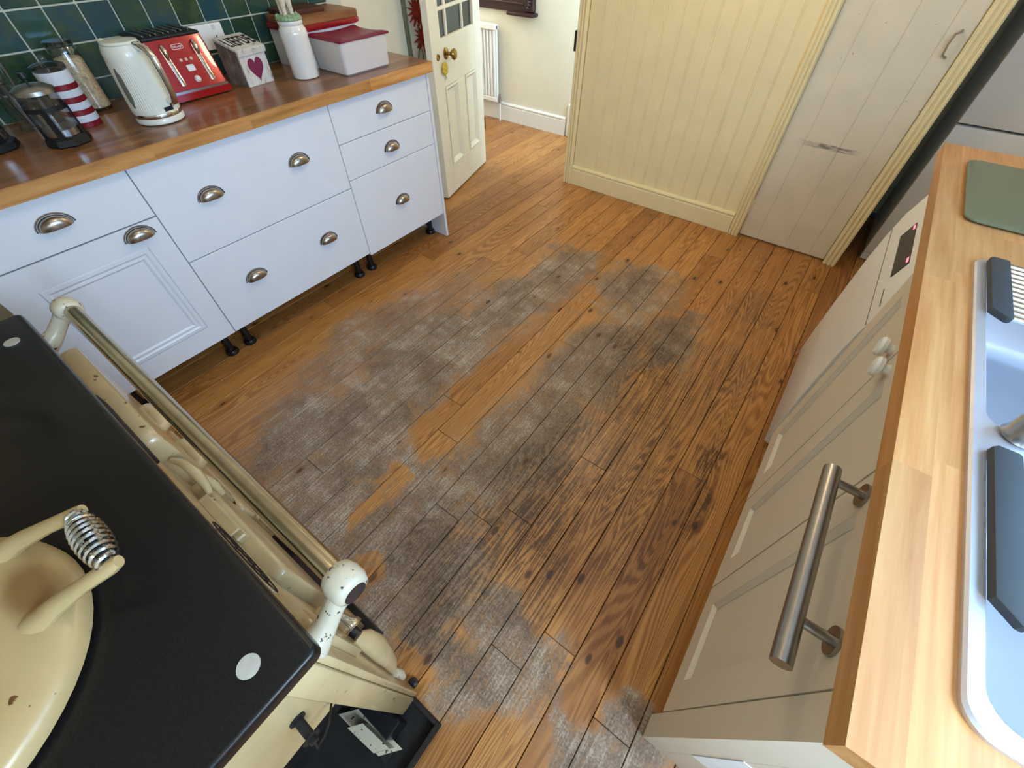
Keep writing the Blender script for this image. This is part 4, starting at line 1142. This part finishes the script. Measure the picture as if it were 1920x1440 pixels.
# white tin with red lid, a board and a flat dark brown slab on it
bn = E('bread_tin', (-2.27, 1.50, ZW), 'white enamel tin with a red lid behind the storage tub', 'tin')
def rprism(name, x0, y0, x1, y1, r, z0, z1, mat, parent, bev=.003, **k):
    m = NB(); prism(m, rrect(x0, y0, x1, y1, r, 5), 'z', z0, z1, bev); return O(name, m, mat, parent, **k)
rprism('body', -2.402, 1.330, -2.165, 1.680, .03, ZW, 1.072, 'white_enamel_tin', bn)
rprism('lid', -2.408, 1.322, -2.155, 1.690, .035, 1.0725, 1.094, 'lid_red', bn, .008, label='glossy red lid')
rprism('wooden_board', -2.405, 1.335, -2.165, 1.692, .03, 1.0945, 1.118, 'board_wood', None, label='brown wooden chopping board lying on the red tin lid', cat='chopping board')
rprism('brown_slab', -2.400, 1.36, -2.24, 1.56, .012, 1.1185, 1.136, 'slab_brown_dark', None, .004, label='dark brown slab lying on the wooden board', cat='board')

# cafetieres
def press(cx, cy, r, h, label, handle_az, knob=True):
    c = V(cx, cy, ZW); p = E('cafetiere', c, label, 'cafetiere', 'cafetieres at the near end of the brown worktop')
    m = NB(); lathe(m, [(r*1.18, 0), (r*1.22, .004), (r*1.16, .020), (r*1.04, .026)], c, 8); O('base', m, 'black_plastic', p, label='black plastic base', smooth=False)
    m = NB(); R = []
    for rr_, z in ((r, .027), (r, h*.86), (r*.94, h*.86), (r*.94, .027)): R.append([m.verts.new(c+V(rr_*math.cos(2*PI*i/32), rr_*math.sin(2*PI*i/32), z)) for i in range(32)])
    skin(m, R, False, False); O('glass_beaker', m, 'jar_glass', p, label='clear glass beaker')
    for i in range(4):
        a = handle_az+PI/4+i*PI/2; t = V(-math.sin(a), math.cos(a), 0); d = V(math.cos(a), math.sin(a), 0)
        m = NB(); box(m, (r*1.005, -.008, .02), (r*1.05, .008, h*.62)); xf(m, Matrix(((d.x, t.x, 0, c.x), (d.y, t.y, 0, c.y), (0, 0, 1, c.z), (0, 0, 0, 1)))); O('frame_strip', m, 'black_plastic', p)
    m = NB(); R = []
    for rr_, z in ((r*1.06, h*.60), (r*1.06, h*.68), (r*1.005, h*.68), (r*1.005, h*.60)): R.append([m.verts.new(c+V(rr_*math.cos(2*PI*i/32), rr_*math.sin(2*PI*i/32), z)) for i in range(32)])
    skin(m, R, False, False, closed=True); O('frame_ring', m, 'black_plastic', p)
    m = NB(); lathe(m, [(r*.97, h*.862), (r*1.05, h*.868), (r*1.03, h*.93), (r*.7, h*.99), (.006, h)], c, 28); L = O('lid', m, 'brushed_steel', p)
    m = NB(); tube(m, [c+V(0, 0, h*.99), c+V(0, 0, h*1.08), c+V(0, 0, h*1.10), c+V(0, 0, h*1.18)], [.003, .003, .010, .009], 10); O('plunger', m, 'black_plastic', L)
    d = V(math.cos(handle_az), math.sin(handle_az), 0); m = NB()
    tube(m, [c+d*(r*1.03)+V(0, 0, h*.66), c+d*(r+.035)+V(0, 0, h*.70), c+d*(r+.046)+V(0, 0, h*.5), c+d*(r+.032)+V(0, 0, h*.2), c+d*(r*1.04)+V(0, 0, h*.17)], [.007, .009, .010, .009, .007], 10); O('handle', m, 'black_plastic', p)
    m = NB(); lathe(m, [(r*.9, .028), (r*.92, .036), (r*.92, .046), (.004, .048)], c, 24); O('filter_disc', m, 'steel', p)
press(-2.062, .333, .052, .160, 'glass cafetiere with a black base in front of the striped canister', math.radians(200))
press(-2.185, .165, .055, .175, 'larger glass cafetiere nearest the range end of the worktop', math.radians(160))
# striped canister in glass
SC = V(-2.205, .432, ZW)
sc = E('striped_canister', SC, 'red and white striped canister between the cafetiere and the oat jar', 'canister')
zz = 0
for i, hgt in enumerate((.016, .020, .016, .020, .016, .020, .016, .034)):
    m = NB(); lathe(m, [(.046, zz), (.047, zz+.001), (.047, zz+hgt-.001), (.046, zz+hgt)], SC, 32)
    O('stripe', m, 'stripe_red' if i % 2 == 0 else 'stripe_white', sc); zz += hgt
m = NB(); lathe(m, [(.044, zz), (.0475, zz+.003), (.0475, zz+.014), (.030, zz+.020), (.012, zz+.022)], SC, 28); O('lid', m, 'smoky_glass', sc); 
m = NB(); ball(m, SC+V(0, 0, zz+.030), .011); O('knob', m, 'jar_glass', sc)
# oat jar
OC = V(-2.345, .528, ZW)
oj = E('oat_jar', OC, 'tall glass jar of pale oat flakes against the green tiles', 'jar')
m = NB(); R = []
for rr_, z in ((.030, .0), (.043, .003), (.045, .012), (.045, .175), (.040, .190), (.038, .190), (.043, .174), (.043, .012), (.030, .006)): R.append([m.verts.new(OC+V(rr_*math.cos(2*PI*i/32), rr_*math.sin(2*PI*i/32), z)) for i in range(32)])
skin(m, R, True, True); O('glass', m, 'jar_glass', oj)
m = NB(); lathe(m, [(.028, .0065), (.0415, .013), (.0418, .150), (.038, .158), (.02, .162), (.002, .164)], OC, 28); f = O('oats', m, 'oat_flakes', oj, label='oat flakes'); 
m = NB(); lathe(m, [(.040, .1905), (.0425, .192), (.0425, .204), (.040, .206)], OC, 28); O('lid', m, 'smoky_glass', oj)
# utensil jar with whisk and cutlery
UC = V(-2.315, .315, ZW)
uj = E('utensil_jar', UC, 'glass utensil jar against the tiles behind the cafetieres', 'jar')
m = NB(); R = []
for rr_, z in ((.046, 0), (.048, .13), (.045, .13), (.043, .006)): R.append([m.verts.new(UC+V(rr_*math.cos(2*PI*i/28), rr_*math.sin(2*PI*i/28), z)) for i in range(28)])
skin(m, R, True, True); O('glass', m, 'jar_glass', uj)
wh = E('whisk', UC+V(.005, -.005, .008), 'steel balloon whisk standing in the utensil jar', 'whisk')
a = UC+V(.004, -.005, .009); b = UC+V(.02, -.01, .13); d = (b-a).normalized()
O('grip', tube(NB(), [a, b], .007, 10), 'steel', wh)
u_, w_ = frame_of(d); m = NB()
for i in range(5):
    t = PI*i/5; e = u_*math.cos(t)+w_*math.sin(t)
    tube(m, [b+d*(.11*(1-math.cos(s))/2*1.0)+e*(.030*math.sin(s*1.0)) if s <= PI else b for s in [PI*j/12 for j in range(13)]]+[], .0012, 5)
    tube(m, [b+d*(.11*(1-math.cos(s))/2)-e*(.030*math.sin(s)) for s in [PI*j/12 for j in range(13)]], .0012, 5)
O('wire_loops', m, 'steel', wh)
for i, (dx, dy, tx, ty, L, lab) in enumerate(((.02, .02, .03, .03, .22, 'steel spoon leaning in the utensil jar toward the oat jar'), (-.01, -.02, -.01, -.05, .23, 'steel spoon leaning in the utensil jar toward the range'))):
    a = UC+V(dx*.6, dy*.6, .012); b = UC+V(tx, ty, L)
    sp = O('spoon', tube(NB(), [a, b], .004, 8), 'steel', None, lab, 'spoon', at=a)
    d = (b-a).normalized(); m = NB(); ball(m, (0, 0, 0), .016, .006, .024, 12, 8); xf(m, Matrix.Translation(b+d*.02) @ d.to_track_quat('Z', 'Y').to_matrix().to_4x4()); O('spoon_bowl', m, 'steel', sp)

# floral cloth hanging on the wall behind the open door
fc = E('floral_hanging', (XW+.01, 2.31, .62), 'floral print fabric hanging with red flowers on the wall behind the open door', 'fabric')
m = NB(); ny, nz = 10, 22; Fv = []; Bv = []
for i in range(ny+1):
    for j in range(nz+1):
        y = 2.222+.20*i/ny; z = .62+.90*j/nz; x = XW+.012+.004*math.sin(y*60)*math.cos(z*7)
        Fv.append(m.verts.new((x, y, z))); Bv.append(m.verts.new((XW+.003, y, z)))
W = nz+1
for i in range(ny):
    for j in range(nz):
        a, b, c, d = i*W+j, (i+1)*W+j, (i+1)*W+j+1, i*W+j+1
        m.faces.new((Fv[a], Fv[b], Fv[c], Fv[d])); m.faces.new((Bv[d], Bv[c], Bv[b], Bv[a]))
rm = [i*W for i in range(ny+1)]+[ny*W+j for j in range(1, W)]+[i*W+nz for i in range(ny-1, -1, -1)]+[j for j in range(nz-1, 0, -1)]
for p, q in zip(rm, rm[1:]+rm[:1]): m.faces.new((Fv[p], Fv[q], Bv[q], Bv[p]))
O('cloth', m, 'fabric_white', fc)
O('binding', box(NB(), (XW+.002, 2.200, .61), (XW+.022, 2.2235, 1.53), .003), 'cloth_green', fc, label='dull green edging')
rr = random.Random(12)
for cy, cz, s in ((2.31, 1.02, .085), (2.33, .90, .075), (2.29, 1.20, .08), (2.34, 1.36, .07), (2.32, .74, .05)):
    m = NB()
    for i in range(15):
        a = 2*PI*i/15+rr.uniform(-.1, .1); L = s*rr.uniform(.8, 1.1)
        p = [(cy+.012*math.cos(a+1.3), cz+.012*math.sin(a+1.3)), (cy+L*math.cos(a), cz+L*math.sin(a)), (cy+.012*math.cos(a-1.3), cz+.012*math.sin(a-1.3))]
        p = [(min(2.418, max(2.226, y)), z) for y, z in p]
        if abs((p[1][0]-p[0][0])*(p[2][1]-p[0][1])-(p[2][0]-p[0][0])*(p[1][1]-p[0][1])) < 1e-5: continue
        prism(m, p, 'x', XW+.008, XW+.0175+.0004*i)
    O('printed_flower', m, 'fabric_red', fc, smooth=False)
m = NB()
for y0, z0, y1, z1 in ((2.30, .63, 2.31, .84), (2.33, .68, 2.33, .86), (2.27, .80, 2.30, .95)):
    tube(m, [(XW+.0165, y0, z0), (XW+.0165, (y0+y1)/2+.01, (z0+z1)/2), (XW+.0165, y1, z1)], .004, 6)
    ball(m, (XW+.0165, y0+.02, z0+.08), .002, .018, .008, 8, 5)
O('printed_stems', m, 'cloth_green', fc)

# ------------------------------------------------------------------ hall
rd_ = E('radiator', (-3.25, YH-.06, .15), 'white ribbed panel radiator on the hall wall below the dark frame', 'radiator')
O('panel', box(NB(), (-3.62, YH-.062, .155), (-2.918, YH-.042, .730), .004), 'white_gloss', rd_)
O('top_grille', box(NB(), (-3.62, YH-.085, .700), (-2.918, YH-.030, .738), .004), 'white_gloss', rd_)
O('bottom_rail', box(NB(), (-3.615, YH-.074, .158), (-2.922, YH-.062, .195), .003), 'white_gloss', rd_)
for i in range(19):
    x = -3.60+i*.036
    O('rib', box(NB(), (x, YH-.076, .200), (x+.022, YH-.062, .698), .005), 'white_gloss', rd_)
O('wall_bracket', box(NB(), (-3.4, YH-.042, .3), (-3.1, YH, .6)), 'white_gloss', rd_)
m = NB(); tube(m, [(-2.916, YH-.052, .175), (-2.900, YH-.052, .175)], .010, 10); tube(m, [(-2.898, YH-.052, .150), (-2.898, YH-.052, .20)], .012, 12); tube(m, [(-2.898, YH-.052, .205), (-2.898, YH-.052, .225)], .009, 12)
O('valve', m, 'steel', rd_); O('pipe', tube(NB(), [(-2.898, YH-.052, .0), (-2.898, YH-.052, .152)], .0075, 10), 'white_gloss', rd_)
mf = E('wall_mirror', (-2.95, YH-.03, .82), 'dark carved wooden mirror frame with a small ledge on the hall wall', 'mirror')
O('bottom_rail', box(NB(), (-3.40, YH-.035, .832), (-2.62, YH, .960), .004), 'dark_wood_frame', mf)
O('frame_moulding', box(NB(), (-3.40, YH-.046, .880), (-2.64, YH-.035, .895), .003), 'dark_wood_frame', mf)
O('side_rail', box(NB(), (-2.64, YH-.042, .840), (-2.545, YH, 1.70), .006), 'dark_wood_frame', mf)
O('side_rail', box(NB(), (-3.47, YH-.042, .840), (-3.401, YH, 1.70), .006), 'dark_wood_frame', mf)
O('top_rail', box(NB(), (-3.401, YH-.035, 1.58), (-2.641, YH, 1.70), .006), 'dark_wood_frame', mf)
O('mirror_glass', box(NB(), (-3.40, YH-.018, .961), (-2.641, YH-.006, 1.579)), 'door_glass', mf)
m = NB(); box(m, (-2.79, YH-.085, .815), (-2.52, YH-.0, .839), .006, 2)
O('ledge', m, 'dark_wood_frame', mf)
m = NB()
for i in range(9):
    t = i*.8; ball(m, (-2.592+.018*math.sin(t), YH-.046, .865+i*.020), .016, .012, .012, 9, 6)
O('carving', m, 'dark_wood_frame', mf)

# ------------------------------------------------------------------ ceiling lamp
def pendant(x, y, label, energy):
    LP = V(x, y, ZC)
    lp = E('pendant_lamp', LP+V(0, 0, -.29), label, 'lamp', 'pendant lamps on the kitchen ceiling')
    m = NB(); lathe(m, [(.05, -.02), (.05, -.001)], LP, 20); tube(m, [LP+V(0, 0, -.02), LP+V(0, 0, -.12)], .004, 8); O('flex', m, 'white_gloss', lp)
    m = NB(); ball(m, LP+V(0, 0, -.20), .09, .09, .085, 24, 14); O('globe', m, 'lamp_glow', lp)
    d = bpy.data.lights.new('pendant_bulb', 'POINT'); d.energy = energy; d.color = (1, .78, .52); d.shadow_soft_size = .09
    o = bpy.data.objects.new('pendant_bulb', d); COL.objects.link(o); o.location = LP+V(0, 0, -.38)
pendant(-.80, 2.15, 'white glass pendant lamp hanging toward the boarded wall', 19)
pendant(-.75, .55, 'white glass pendant lamp hanging toward the range cooker', 5)
